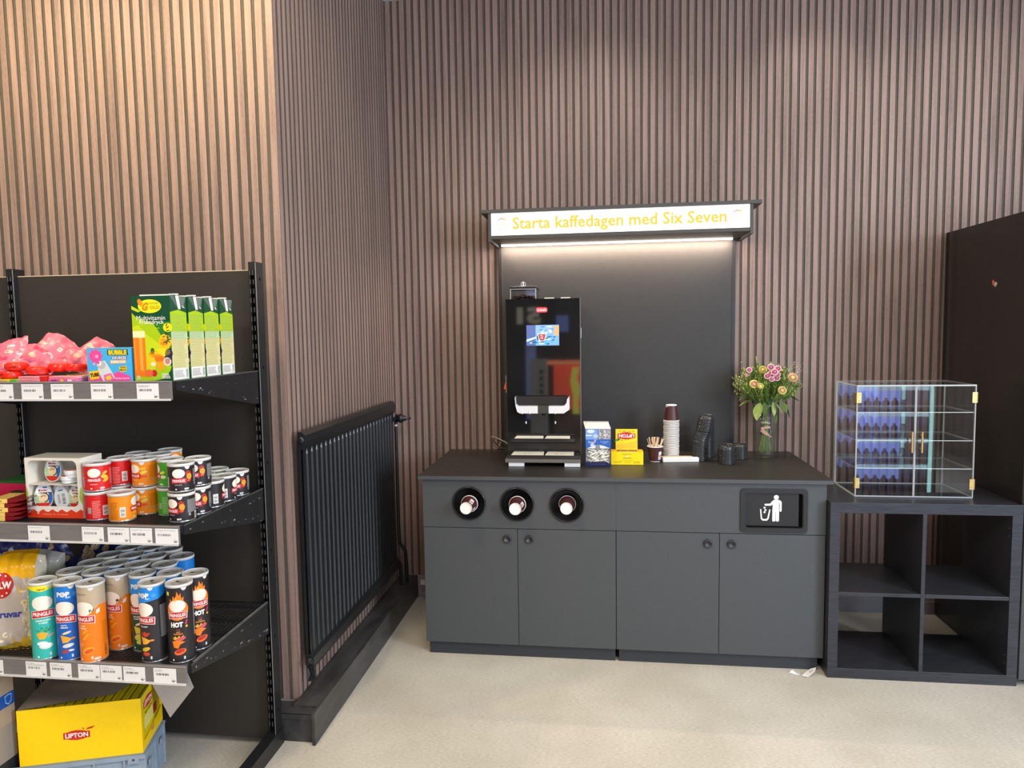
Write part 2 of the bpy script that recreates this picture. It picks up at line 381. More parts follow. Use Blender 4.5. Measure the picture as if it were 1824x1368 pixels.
# boxed-in heating pipes along the side wall
b = MB()
b.box(-.012, -1.435, 0, .098, -.0005, .108, M_BOX)
b.box(.094, -1.455, 0, .106, -.0005, .125, M_BOX)
b.box(.000, -1.40, .108, .094, -.0005, .124, M_BOX)
b.box(-.075, -1.435, .0, -.012, -1.36, .108, M_BOX)
b.box(-.075, -1.44, .088, .093, -1.434, .113, M_BOX)
b.box(-.075, -1.44, .1075, .093, -1.36, .1135, M_BOX)
tag(b.build('trim_1', bevel=.0015), kind='structure')

# ================================================================ radiator
rad = thing('panel_radiator', 'black painted panel radiator mounted low on the slatted side wall', 'radiator', (0.028, -1.34, .235))
L, Hh = 1.14, .915
def radiator_panel():
    mb = MB(); n = 24; p = (L-.04)/n; pts = []
    # corrugated face: narrow raised flats between broad channels, all along y
    y = .02; pts.append((0, .020)); pts.append((y, .020))
    for i in range(n):
        a = y+i*p; pts += [(a+p*.20, .0200), (a+p*.31, .0258), (a+p*.62, .0258), (a+p*.72, .0200)]
    pts += [(L-.02, .020), (L, .020)]
    zs = [.055, .075, Hh-.085, Hh-.065]
    vs = []; fs = []; W = len(pts)
    for j, z in enumerate(zs):
        for (yy, xx) in pts: vs.append((xx if j in (1, 2) else .022, yy, z))
    for j in range(3):
        for i in range(W-1): fs.append((j*W+i, j*W+i+1, (j+1)*W+i+1, (j+1)*W+i))
    mb.add(vs, fs, M_RAD)
    mb.prism([(.004, 0), (.030, 0), (.033, .012), (.033, .045), (.022, .056), (.004, .056)], 0, L, M_RAD, 'y', RM())
    mb.prism([(.002, Hh), (.020, Hh), (.031, Hh-.012), (.034, Hh-.035), (.031, Hh-.056), (.022, Hh-.066), (.002, Hh-.066)], 0, L, M_RAD, 'y')
    mb.box(.0, .004, .02, .012, L-.004, Hh-.02, M_RAD)
    return mb
radiator_panel().build('heating_panel', rad)
MB().lathe([(.016, 0), (.016, .004), (.008, .01), (.008, .02)], M_RAD, 12, RM((.016, -.001, .03), PI/2)).build('end_plug', rad)
MB().lathe([(.014, 0), (.012, .006), (.006, .008)], M_RAD, 12, RM((.016, -.001, Hh-.03), PI/2)).build('end_plug', rad)
v = MB().tube([(.018, L, Hh-.10), (.018, L+.05, Hh-.10)], .012, M_RAD, 10)
v.lathe([(.012, 0), (.024, .004), (.020, .02), (.026, .024), (.024, .034), (.014, .05), (.012, .06), (.006, .062), (.006, .085)], M_RAD, 14, RM((.018, L+.05, Hh-.10), 0, PI/2))
v.lathe([(.009, 0), (.013, .004), (.009, .012)], M_CHIP, 10, RM((.018, L+.05, Hh-.145)))
v.build('radiator_valve', rad)
MB().tube([(.018, L+.05, Hh-.11), (.018, L+.05, .22), (.02, L+.055, .12), (.045, L+.075, .07), (.05, L+.08, -.03), (.05, L+.08, -.108)], .009, M_RAD, 10).build('supply_pipe', rad)
MB().tube([(.018, L-.02, .03), (.02, L+.03, .03), (.028, L+.04, .0), (.028, L+.04, -.108)], .009, M_RAD, 10).build('return_pipe', rad)
MB().box(-.022, .12, .1, 0, .16, Hh-.1, M_RAD).build('wall_bracket', rad); MB().box(-.022, L-.16, .1, 0, L-.12, Hh-.1, M_RAD).build('wall_bracket', rad)
MB().add([(.004, .01, -.002), (.03, .01, -.002), (.036, .002, -.045), (.006, -.004, -.05), (.012, .012, -.02)], [(0, 1, 2, 4), (0, 4, 3), (4, 2, 3)], M_RAD).build('bent_bracket', rad)

# ================================================================ coffee counter: two cabinets under one worktop
X0, XM, X1, YB = .334, 1.2195, 2.117, -.7018
def circ(cx, cz, r, n=40): return [(cx+r*math.cos(2*PI*i/n), cz+r*math.sin(2*PI*i/n)) for i in range(n)]
def rrect(x0, z0, x1, z1, r, n=6):
    q = []
    for cx, cz, a in ((x1-r, z1-r, 0), (x0+r, z1-r, PI/2), (x0+r, z0+r, PI), (x1-r, z0+r, 1.5*PI)):
        for i in range(n+1):
            t = a+PI/2*i/n; q.append((cx+r*math.cos(t), cz+r*math.sin(t)))
    return q
def knob(parent, x, z):
    MB().lathe([(.0005, .0025), (.010, .003), (.013, .009), (.0165, .0105), (.019, .007), (.0185, 0)], mat('knob_black', (.03, .03, .032), .3), 24, RM((x, YB-.018, z), PI/2)).build('knob', parent)
def cabinet(label, xa, xb, xd, holes, knobs):
    t = thing('base_cabinet', label, 'cabinet', (0, 0, 0))
    c = MB()
    c.box(xa, YB+.02, .0635, xa+.018, -.03, .84, M_COUNTER).box(xb-.018, YB+.02, .0635, xb, -.03, .84, M_COUNTER)
    c.box(xa+.018, -.04, .0635, xb-.018, -.03, .84, M_COUNTER).box(xa+.018, YB+.02, .0635, xb-.018, -.04, .08, M_COUNTER)
    c.build('carcass', t, bevel=.001)
    MB().plate([(xa, .6145), (xb, .6145), (xb, .8395), (xa, .8395)], holes, YB, YB+.0195, M_COUNTER).build('fascia_panel', t)
    for (a, b), kx in zip(((xa, xd), (xd, xb)), knobs):
        d = MB().box(a+.0012, YB, .064, b-.0012, YB+.0195, .6115, M_COUNTER).build('door', t, bevel=.0008)
        knob_(d, kx)
    MB().box(xa+.012, YB+.022, 0, xb-(.004 if xb < 2 else .02), YB+.036, .0632, M_PLINTH).build('plinth', t)
    return t
def knob_(d, kx):
    MB().lathe([(.0005, .0025), (.010, .003), (.013, .009), (.0165, .0105), (.019, .007), (.0185, 0)], mat('knob_black', (.03, .03, .032), .3), 24, RM((kx, YB, .566), PI/2)).build('knob', d)
HOLES = [(.553, .729), (.775, .7285), (1.001, .728)]
cabL = cabinet('left dark grey counter cabinet with three round cup dispensers', X0, XM, .774, [circ(x, z, .070) for x, z in HOLES], (.727, .829))
for x, z in HOLES:
    d = MB().lathe([(.0775, .0), (.078, .008), (.074, .011), (.071, .009), (.069, -.004), (.060, -.022), (.047, -.034), (.0395, -.036), (.0385, -.12)], mat('dispenser_black', (.012, .012, .013), .2), 48, RM((x, YB, z), PI/2), cap=False)
    d.lathe([(.0385, -.12), (.001, -.121)], M_MBLK, 24, RM((x, YB, z), PI/2), cap=False)
    dd = d.build('cup_dispenser', cabL)
    s_ = MB()
    for k in range(12):
        a = 2*PI*k/12
        s_.box(-.0006, -.0005, .042, .0006, .0005, .064, M_CHIP if False else M_MBLK, RM((x, YB+.022, z), 0, a) @ RM((0, -.004, 0), -.55))
    s_.build('membrane_slit', dd)
BIN = rrect(1.776, .640, 2.022, .798, .012)
cabR = cabinet('right dark grey counter cabinet with a waste opening and two doors', XM+.0005, X1, 1.671, [BIN], (1.621, 1.723))
MB().plate(rrect(1.7575, .6205, 2.0395, .8155, .018), [BIN], YB-.006, YB-.0002, M_MBLK).plate(rrect(1.772, .636, 2.026, .802, .014), [rrect(1.779, .643, 2.019, .795, .011)], YB-.004, YB+.06, M_MBLK).build('bin_surround', cabR, bevel=.001)
fl = MB().box(1.7795, YB+.008, .648, 2.005, YB+.012, .794, mat('flap_black', (.012, .012, .012), .5, bump=.1, bscale=300), RM((0, 0, 0))).box(2.005, YB+.055, .6436, 2.018, YB+.057, .7945, M_GBLK)
A = Art(); cx = 1.911; K = mat('pictogram_white', (.86, .86, .83), .5)
A.ell(cx, .7755, .0105, .0105, K); A.poly(rrect(cx-.015, .717, cx+.0115, .7645, .006, 4), K)
A.poly(rrect(cx-.016, .6685, cx-.0025, .73, .005, 3), K, 2); A.poly(rrect(cx-.001, .6685, cx+.012, .73, .005, 3), K, 2); A.rect(cx-.010, .71, cx+.008, .726, K, 3)
A.poly([(cx+.008, .7655), (cx+.017, .762), (cx+.0225, .755), (cx+.0225, .715), (cx+.0185, .712), (cx+.014, .715), (cx+.014, .75), (cx+.008, .752)], K, 3)
A.poly([(cx-.010, .7645), (cx-.019, .757), (cx-.026, .7475), (cx-.048, .7465), (cx-.050, .7425), (cx-.047, .7385), (cx-.023, .7385), (cx-.013, .746)], K, 4)
for q in ((-.049, .729), (-.045, .7185), (-.049, .709)): A.ell(cx+q[0], q[1], .0045, .0045, K, n=12)
A.poly([(cx-.068, .7225), (cx-.063, .7225), (cx-.059, .683), (cx-.055, .679), (cx-.041, .679), (cx-.037, .683), (cx-.029, .722), (cx-.024, .7205), (cx-.031, .680), (cx-.038, .6715), (cx-.057, .6715), (cx-.064, .679)], K)
put(fl, A, front(0, YB+.008, 0)); fl.build('swing_flap', cabR)
top = MB().box(.318, -.7214, .8405, 2.140, -.004, .8577, M_TOP)
A = Art().rect(.3185, .841, 2.1395, .8572, M_COUNTER); put(top, A, front(0, -.7214, 0), off=.0002)
tag(top.build('counter_worktop', bevel=.001), 'black worktop running across both coffee counter cabinets', 'worktop')
# cups waiting in the dispensers
M_CUPB = mat('cup_burgundy', (.070, .020, .022), .45, noise=.12, nscale=80)
M_CUPW = mat('cup_paper_white', (.82, .81, .76), .5)
def cup_mesh(r0, r1, h, art=True):      # standing upright, base at z=0
    mb = MB(); mb.lathe([(r0-.002, .006), (r0-.0015, .001), (r0, 0), (r0, .004)], M_CUPW, 32, cap=False)
    mb.lathe([(.0002, .005), (r0-.002, .005)], M_CUPW, 32, cap=False)
    mb.lathe([(r0, .004), (r1, h-.004)], M_CUPB, 32, cap=False)
    mb.lathe([(r1, h-.005), (r1+.0022, h-.0035), (r1+.0022, h-.001), (r1, h), (r1-.0015, h-.003), (r0-.0015, .006)], M_CUPW, 32, cap=False)
    return mb
def cup_art(mb, r0, r1, h, a0):
    A = Art(); W = M_CUPW; R_ = P('#c8323c')
    A.rect(-.002, .012, .0165, .052, W); A.ell(.007, .046, .0075, .0075, W, 2, 12); A.rect(.001, .026, .014, .036, R_, 2); A.text('Six', .0072, .031, .009, .005, W, 3); A.lines(.0, .014, .013, .024, 4, P('#8a8a90'), 2)
    def fn(u, v, hh):
        r = r0+(r1-r0)*v/h+.0004; a = a0+u/r; return ((r+hh)*math.sin(a), -(r+hh)*math.cos(a), v)
    put(mb, A, fn, su=.006); return mb
for i, ((x, z), rz, lab) in enumerate(zip(HOLES, (.5, .9, -1.9), ('left', 'middle', 'right'))):
    mb = cup_mesh(.0270, .0375, .085); cup_art(mb, .027, .0375, .085, rz)
    if i < 2: cup_art(mb, .027, .0375, .085, rz+1.3)
    A = Art(); A.text('COFFEE', 0, .05, .04, .008, P('#c0606a'), 1); put(mb, A, lambda u, v, h, rz=rz: ((.0335+h)*math.sin(rz-.9+u/.033), -(.0335+h)*math.cos(rz-.9+u/.033), v), su=.006)
    o = mb.build('paper_cup'); o.location = (x, YB-.080+(.03 if i == 2 else .004*i), z-.004); o.rotation_euler = (PI/2+.0, PI, 0)
    o.rotation_euler = (-PI/2, 0, 0)
    tag(o, 'burgundy paper cup sticking out of the %s round dispenser in the counter' % lab, 'cup')
# ================================================================ backboard with lit canopy sign
bb = thing('coffee_backboard', 'tall charcoal backboard with lit canopy sign standing behind the coffee machine', 'sign', (1.23, -.03, .858))
def U(mb, name, par=bb, bevel=0, base=(1.23, -.03, .858)):
    o = mb.build(name, par, bevel=bevel); o.location = -Vector(base); return o
U(MB().box(.626, -.030, .858, 1.834, -.012, 1.975, M_BBLACK), 'back_panel')
U(MB().box(.608, -.032, .858, .6265, -.004, 1.975, M_MBLK).box(.6265, -.032, .858, .6285, -.0305, 1.96, M_EDGE), 'frame_post', bevel=.001)
U(MB().box(1.8335, -.032, .858, 1.852, -.004, 1.975, M_MBLK), 'frame_post', bevel=.001)
M_CAN = mat('canopy_laminate', (.060, .058, .052), .5, noise=.04)
U(MB().box(.562, -.305, 2.1035, 1.922, -.001, 2.1205, M_CAN), 'top_board', bevel=.001)
for a, b in ((.598, .6125), (1.869, 1.883)): U(MB().box(a, -.300, 1.962, b, -.002, 2.103, M_CAN), 'side_board', bevel=.001)
U(MB().box(.6126, -.298, 1.976, 1.8689, -.036, 1.9925, M_CAN), 'bottom_board')
M_LIT = mat('sign_lit_face', (.9, .9, .85), .4, emit=(1, .985, .86), es=1.04)
lb = MB().box(.6135, -.292, 1.993, 1.868, -.25, 2.103, M_LIT)
A = Art(); Y_ = mat('sign_lit_yellow', (.35, .16, .01), .6, emit=(1, .56, .05), es=.92)
A.text('Starta kaffedagen med Six Seven', 1.2405, 2.0425, 1.040, None, Y_, bold=.022)
M_G1 = mat('sign_lit_grey', (.1, .1, .12), .6, emit=(.34, .34, .44), es=.8); M_G2 = mat('sign_lit_red', (.3, .05, .03), .6, emit=(.85, .22, .12), es=.8); M_G3 = mat('sign_lit_violet', (.1, .06, .12), .6, emit=(.22, .14, .32), es=.8)
for cx in (.668, 1.812):
    cz = 2.048
    A.ring(cx, cz, .0262, .0290, M_G1, 1, PI*.75, PI*1.60, 18); A.ring(cx, cz, .0255, .0295, M_G3, 1, PI*.58, PI*.76, 6); A.ring(cx, cz, .0245, .0305, M_G2, 1, PI*.47, PI*.58, 5); A.ring(cx, cz, .0235, .031, Y_, 1, PI*.28, PI*.47, 6)
    A.text('SIX', cx-.004, cz+.008, .018, .007, M_G1); A.text('SEVEN', cx+.004, cz-.003, .042, .0085, Y_, bold=.03)
put(lb, A, front(0, -.292, 0)); U(lb, 'light_box')
U(MB().box(.628, -.045, 1.9685, 1.834, -.0325, 1.9755, mat('led_strip', (1, 1, 1), .4, emit=(1, .92, .78), es=9)), 'led_strip')

light('led_strip_lamp', 'AREA', (1.23, -.075, 1.966), (1.23, -.02, 1.4), 14, (1, .76, .60), shape='RECTANGLE', size=1.2, size_y=.012)
# ================================================================ coffee machine
cm = thing('coffee_machine', 'tall glossy black coffee machine with a small lit picture screen on the counter', 'coffee machine', (.876, -.27, .858))
CB = (.876, -.27, .858)
def C_(mb, name, bevel=0, par=cm): return U(mb, name, par, bevel, CB)
C_(MB().box(.698, -.380, .905, 1.053, -.075, 1.669, M_MBLK).box(.72, -.36, .878, 1.03, -.09, .905, M_MBLK), 'housing', .004)
C_(MB().box(.6955, -.4, .905, 1.0555, -.381, 1.669, M_GBLK).box(1.0556, -.401, .90, 1.0596, -.32, 1.672, mat('trim_grey', (.10, .105, .10), .35)).box(.6925, -.401, .90, .6953, -.35, 1.672, M_MBLK), 'front_door', 0)
C_(MB().box(1.0605, -.385, 1.475, 1.0625, -.375, 1.525, M_SILV), 'door_catch')
# lit picture on the door: iced glass in blue water
scr = MB(); A = Art()
def E_(h, s=1.35): return mat('screen_'+h.lstrip('#')+('%d' % (s*100)), (.02, .02, .02), .25, emit=h, es=s)
sx0, sx1, sz0, sz1 = .7955, .955, 1.4415, 1.5415
A.rect(sx0, sz0, sx1, sz1, E_('#7fb4f0')); A.rect(sx0, sz0, sx0+.045, sz1, E_('#5b6ea8'), 2)
rnd = random.Random(5)
A.rect(sx0+.045, sz0+.058, sx1-.022, sz1, E_('#8fbcf4'), 2); A.rect(sx1-.026, sz0+.048, sx1, sz1-.004, E_('#d8b27c'), 2)
for k in range(26):
    x = rnd.uniform(sx0+.02, sx1-.02); z = rnd.uniform(sz0+.004, sz0+.045); w_ = rnd.uniform(.006, .018)
    A.poly([(x-w_, z), (x, z-.004), (x+w_, z+.001), (x+w_*.3, z+.005)], E_(rnd.choice(['#e8fbff', '#35b6d8', '#1e6fae', '#9ee8f6', '#ffffff', '#123f74'])), 3)
for k in range(14):
    x = rnd.uniform(sx0+.05, sx1-.03); z = rnd.uniform(sz0+.06, sz1-.008); A.ell(x, z, rnd.uniform(.004, .012), rnd.uniform(.003, .007), E_(rnd.choice(['#b6d6fb', '#6a94dc', '#dbeaff'])), 3, 10)
A.poly([(sx0, sz0+.03), (sx0+.05, sz0+.045), (sx0+.05, sz0+.036), (sx0, sz0+.018)], E_('#e0f8ff', 1.1), 4)
A.poly([(.850, 1.500), (.893, 1.500), (.888, 1.472), (.881, 1.462), (.862, 1.462), (.855, 1.472)], E_('#e6f2ff'), 5)
A.poly([(.853, 1.497), (.890, 1.497), (.885, 1.474), (.879, 1.465), (.864, 1.465), (.858, 1.474)], E_('#b04a4a'), 6)
for k in range(7):
    x = rnd.uniform(.86, .884); z = rnd.uniform(1.472, 1.493); A.ell(x, z, .004, .0035, E_(rnd.choice(['#e8a0a0', '#d86a60', '#f4d8d8'])), 7, 7)
put(scr, A, front(0, -.4002, 0), off=.00008); C_(scr, 'display_screen')
lg = MB(); A = Art(); A.poly(rrect(.8435, 1.6015, .9005, 1.6285, .011), P('#c8202c'));
A.poly(rrect(.8465, 1.604, .8975, 1.626, .009), P('#e05560'), 2); A.text('Lindvalls', .872, 1.615, .046, .0125, P('#fff0ee'), 3, bold=.02); pass
put(lg, A, front(0, -.4002, 0), off=.0002); C_(lg, 'maker_badge')
# bean hopper
hp = MB(); hx0, hx1, hy0, hy1 = .712, .838, -.34, -.16; t_ = .003
hp.box(hx0, hy0, 1.67, hx1, hy0+t_, 1.722, M_ACR).box(hx0, hy1-t_, 1.67, hx1, hy1, 1.722, M_ACR).box(hx0, hy0+t_, 1.67, hx0+t_, hy1-t_, 1.722, M_ACR).box(hx1-t_, hy0+t_, 1.67, hx1, hy1-t_, 1.722, M_ACR)
hpo = C_(hp, 'bean_hopper')
e = MB()
for x in (hx0, hx1): e.box(x-.0015, hy0-.0015, 1.67, x+.0015, hy0+.0015, 1.722, M_ACRE)
e.box(hx0, hy0-.0014, 1.7195, hx1, hy0, 1.722, M_ACRE); o = e.build('hopper_edge', hpo)
bn = MB(); rnd = random.Random(2); MBN = mat('coffee_bean', (.060, .022, .014), .35, noise=.4, nscale=200)
for k in range(170):
    x = rnd.uniform(hx0+.012, hx1-.012); y = rnd.uniform(hy0+.010, hy1-.012); z = 1.672+.018*max(0, 1-((x-.775)/.07)**2)*rnd.uniform(.3, 1)+rnd.uniform(0, .006)
    T = RM((x, y, z), rnd.uniform(0, 3), rnd.uniform(0, 3), rnd.uniform(0, 3))
    bn.lathe([(.0001, -.0055), (.003, -.004), (.0042, 0), (.003, .004), (.0001, .0055)], MBN, 6, T, cap=False)
o = bn.build('coffee_beans', hpo); tag(o, 'dark roasted beans', kind='stuff')
hl = C_(MB().box(hx0-.004, hy0-.004, 1.7225, hx1+.004, hy1+.004, 1.735, M_MBLK), 'hopper_lid', .003)
MB().box(.752, -.30, 1.735, .785, -.25, 1.738, M_SILV).box(.767, -.284, 1.738, .773, -.281, 1.762, M_SILV).tube([(.77+.0115*math.cos(a*PI/8), -.283, 1.748+.0115*math.sin(a*PI/8)) for a in range(16)], .0012, M_SILV, 6, closed=True).build('hopper_key', hl)
for x in (.905, .985): C_(MB().box(x-.023, -.36, 1.6695, x+.023, -.33, 1.6755, M_CREAM), 'lid_clip', .001)
# spout housing (silver cheeks round a dark bay)
sp = MB()
outer = [(.742, 1.196), (.745, 1.160), (.757, 1.150), (.852, 1.150), (.852, 1.1145), (.765, 1.1145), (.752, 1.122), (.744, 1.150), (.7405, 1.190)]
sp.prism(outer, -.462, -.4005, M_SILV, 'y')
outer2 = [(1.004, 1.196), (.994, 1.183), (.991, 1.165), (.981, 1.152), (.967, 1.150), (.905, 1.150), (.905, 1.1145), (.978, 1.1145), (.994, 1.126), (1.0045, 1.132)]
sp.prism(outer2, -.462, -.4005, M_SILV, 'y')
for x in (.776, .812, .936): sp.box(x-.0025, -.464, 1.1115, x+.0025, -.4605, 1.132, M_CREAM)
spo = C_(sp, 'spout_housing', .002)
mm = MB().box(.8525, -.461, 1.115, .9045, -.4005, 1.1515, mat('spout_centre_grey', (.05, .047, .04), .4)).box(.746, -.430, 1.151, .99, -.4005, 1.1945, M_MBLK)
mm.build('spout_bay', spo)
C_(MB().lathe([(.008, 0), (.010, -.012), (.004, -.013)], M_MBLK, 16, RM((.8785, -.43, 1.114))), 'spout')
for x in (.7875, .9325): C_(MB().lathe([(.004, 0), (.0035, .002), (.0002, .0025)], M_SILV, 12, RM((x, -.4005, 1.062), PI/2) @ Matrix.Diagonal((1, 1.9, 1, 1))), 'cup_sensor')
def traytier(z, x0, x1, yf, gr0, gr1, name):
    m = MB().prism([(yf, z-.010), (yf-.004, z+.002), (yf+.01, z+.012), (-.402, z+.024), (-.402, z-.012)], x0, x1, M_MBLK, 'x')
    m.box(x0+.02, -.409, z+.024, x0+.155, -.402, z+.031, M_MBLK).box(x0+.175, -.409, z+.024, x1-.004, -.402, z+.031, M_MBLK)
    o = C_(m, name, .0015)
    g = MB()
    def pt(x, t): return (x, yf+.012+(-.412-yf-.012)*t, z+.0135+.0095*t)
    sp_ = (gr0+gr1)*.5+.01
    for a, b in ((gr0, sp_-.003), (sp_+.003, gr1)):
        g.add([pt(a, 0), pt(b, 0), pt(b-.001, 1), pt(a+.010, 1)], [(0, 1, 2, 3)], M_CREAM)
        c = (a+b)/2
        g.add([(c-.03, yf+.03, z+.0188), (c-.008, yf+.026, z+.0183), (c-.006, yf+.030, z+.0188)], [(0, 1, 2)], M_MBLK)
        g.lathe([(.004, 0), (.0055, .0001)], M_MBLK, 10, RM((c+.012, yf+.03, z+.0192)), cap=False)
    g.build('drip_grate', o); return o
traytier(.975, .716, 1.030, -.452, .732, 1.005, 'cup_stand')
traytier(.897, .700, 1.050, -.478, .718, 1.024, 'drip_tray')
C_(MB().prism([(-.490, .8785), (-.484, .895), (-.40, .903), (-.40, .8785)], .693, 1.057, mat('tray_lip_grey', (.085, .078, .070), .42), 'x'), 'tray_lip', .001)
for a in (.709, .980): C_(MB().box(a, -.485, .8587, a+.075, -.455, .878, M_SILV), 'foot', .001)
for a in (.715, .985): C_(MB().box(a, -.13, .8587, a+.05, -.10, .878, M_MBLK), 'foot', .001)
C_(MB().box(.679, -.33, 1.265, .6975, -.30, 1.290, mat('lock_plate', (.45, .44, .42), .35, .4)), 'side_lock')
C_(MB().tube([(.684, -.331, 1.262), (.680, -.334, 1.256)], .0015, M_SILV, 6).box(.674, -.338, 1.222, .690, -.335, 1.256, P('#e8703a'), RM((.682, 0, 1.24), 0, .25) @ RM((-.682, 0, -1.24))).box(.680, -.337, 1.205, .686, -.3355, 1.225, P('#e9a27c')), 'hanging_key')
C_(MB().tube([(.70, -.30, .925), (.66, -.25, .940), (.61, -.20, .952), (.575, -.16, .955), (.560, -.12, .930), (.570, -.07, .90), (.590, -.03, .868), (.60, -.008, .90)], .0032, mat('cable_grey', (.42, .38, .33), .5), 8).tube([(.70, -.305, .918), (.655, -.262, .930), (.62, -.20, .942), (.59, -.14, .948), (.572, -.09, .92), (.60, -.05, .875), (.64, -.045, .868)], .0026, mat('cable_dark', (.03, .03, .03), .4), 8), 'power_cable')

# ================================================================ sugar stick box, tea box, stirrers
M_BL = P('#2f66b8'); M_BL2 = P('#7aa4de'); M_NAVY = P('#1c2450')
sg = thing('sugar_box', 'blue and white open dispenser box of sugar sticks beside the coffee machine', 'box', (1.142, -.42, .8585), -.03)
m = MB(); w2 = .061
for a, b in ((-w2, -w2+.0015), (w2-.0015, w2)): m.prism([(-.036, 0), (.036, 0), (.036, .205), (.018, .205), (-.030, .180), (-.030, .085), (-.036, .078)], a, b, M_NAVY, 'x')
m.box(-w2+.0015, -.036, 0, w2-.0015, .036, .0015, M_NAVY).box(-w2+.0015, .0345, .0015, w2-.0015, .036, .205, M_NAVY).box(-w2+.0016, -.012, .0016, w2-.0016, -.011, .15, M_WHITE).box(-w2+.0015, -.036, .0015, w2-.0015, -.0345, .019, M_NAVY)
m.box(-w2+.0015, -.030, .085, w2-.0015, -.0285, .180, M_BL)
m.add([(-w2, -.030, .1805), (w2, -.030, .1805), (w2-.012, .02, .2055), (-w2-.012, .02, .2055)], [(0, 1, 2, 3)], P('#d9cdbf'))
m.add([(-w2-.012, .018, .2056), (w2-.012, .018, .2056), (w2-.012, .036, .208), (-w2-.012, .036, .208)], [(0, 1, 2, 3)], P('#b9b6c4'))
A = Art(); A.rect(-w2+.001, .128, -.002, .179, M_BL2); A.ell(-.035, .168, .018, .009, P('#dbe6f6'), 2); A.ell(-.012, .145, .012, .010, P('#b8cdec'), 2); A.rect(-w2+.002, .145, -.03, .150, P('#e8effa'), 2)
A.rect(.001, .130, w2-.001, .179, P('#9a9c9e')); rnd = random.Random(7)
for k in range(60):
    x = rnd.uniform(.005, w2-.006); z = rnd.uniform(.133, .176); a = rnd.uniform(0, PI); l_ = .005
    A.poly([(x-l_*math.cos(a), z-l_*math.sin(a)), (x+.0018, z-.0018), (x+l_*math.cos(a), z+l_*math.sin(a)), (x-.0018, z+.0018)], rnd.choice([M_WHITE, M_INK, P('#e6e6e2')]), 2)
A.text('Dansukker', -.030, .116, .036, .010, P('#eef2fa'), shear=.3); A.ell(-.014, .123, .0045, .0045, P('#f2a6b4')); A.text('SOCKER STRÖ', .030, .118, .038, .0045, P('#dfe8f8')); A.text('SUGAR', .031, .111, .017, .004, P('#dfe8f8'))
A.ell(-.028, .102, .010, .009, P('#bcd0ee'), 1, 14); A.poly([(-.052, .0855)]+[(-.052+.108*t/10, .0855+.016*math.sin(PI*t/10)) for t in range(1, 10)]+[(.056, .0855)], M_WHITE, 2)
A.ell(-.002, .0915, .0115, .0115, P('#8d8f90'), 3, 18)
A.text('STRÖSOCKER', 0, .010, .07, .004, P('#6a76a8'))
A.items = [(p, mt, l+(-0)) for p, mt, l in A.items]
def fsg(u, v, h): return (u, (-.030 if v > .08 else -.036)-h, v)
put(m, A, fsg); m.build('sugar_carton', sg, rot=None)
MB().box(-w2+.003, -.0295, .019, w2-.003, -.0285, .086, M_ACR).build('clear_window', sg) if False else None
M_SUG = mat('sugar_stick_paper', (.74, .72, .64), .55, noise=.12, nscale=300)
def sachet():
    m = MB(); n = 6; vs = []; fs = []
    prof = [(-.026, .0078, .0003), (-.023, .0075, .0015), (0, .0062, .0034), (.023, .0075, .0015), (.026, .0078, .0003)]
    for y, w_, t in prof:
        for k in range(8):
            a = 2*PI*k/8; vs.append((y, w_*math.cos(a), t*math.sin(a)))
    for j in range(4):
        for k in range(8): fs.append((j*8+k, j*8+(k+1) % 8, (j+1)*8+(k+1) % 8, (j+1)*8+k))
    m.add(vs, fs, M_SUG, True); m.add(vs[:8], [tuple(range(8))], M_SUG); m.add(vs[-8:], [tuple(range(8))], M_SUG)
    m.add([(-.029, -.004, .0018), (-.024, -.004, .0028), (-.024, .004, .0028), (-.029, .004, .0018)], [(0, 1, 2, 3)], P('#4a6a9c'))
    return m
sa = sachet().build('sugar_stick'); tag(sa, 'small white paper sugar stick lying in the blue box window', 'sugar stick', 'white sugar sticks in the blue box')
rnd = random.Random(11); first = True
for k in range(45):
    row = k//9; x = 1.142+(-.036+.009*(k % 9))+rnd.uniform(-.003, .003)
    z = .8585+.024+row*.0155+rnd.uniform(0, .004); y = -.452+.004*row+rnd.uniform(-.001, .010)
    r = (rnd.uniform(-.9, .9), rnd.uniform(-.8, .8), rnd.uniform(-.35, .35))
    x = min(max(x, 1.142-.031), 1.142+.031)
    o = sa if first else dup(sa, (x, y, z)); o.location = (x, y, z); o.rotation_euler = r; first = False
M_YEL = P('#fbdc08'); M_RED = P('#cf1f1c')
def lipton(A, cx, cz, w, flip=False, l=2, leaf=True):
    s = w/2; h = w*.19; q = []
    for x, y in ((-1, .72), (-.72, .74), (-.4, 1.0), (0, 1.12), (.4, 1.0), (.72, .74), (1, .72), (1, -.72), (.72, -.74), (.4, -1.0), (0, -1.12), (-.4, -1.0), (-.72, -.74), (-1, -.72)):
        q.append((cx+x*s*(-1 if flip else 1), cz+y*h*(-1 if flip else 1)))
    A.poly(q, M_RED, l); A.text('LIPTON', cx, cz, w*.86, h*1.05, P('#fdf6ee'), l+1, bold=.03, flip=flip)
    if leaf:
        g = -1 if flip else 1; lc = P('#3f8a2e') if flip else M_RED
        A.poly([(cx+g*(.70*s), cz+g*h*1.0), (cx+g*(.85*s), cz+g*h*1.45), (cx+g*1.45*s, cz+g*h*1.75), (cx+g*1.15*s, cz+g*h*1.2)], lc, l)
        A.poly([(cx+g*(.62*s), cz+g*h*1.15), (cx+g*(.42*s), cz+g*h*1.8), (cx+g*.5*s, cz+g*h*1.15)], lc, l)
tb = thing('tea_box', 'small yellow tea box with its lid folded up behind the tea bags', 'box', (1.280, -.38, .8585), .02)
m = MB(); w2 = .077
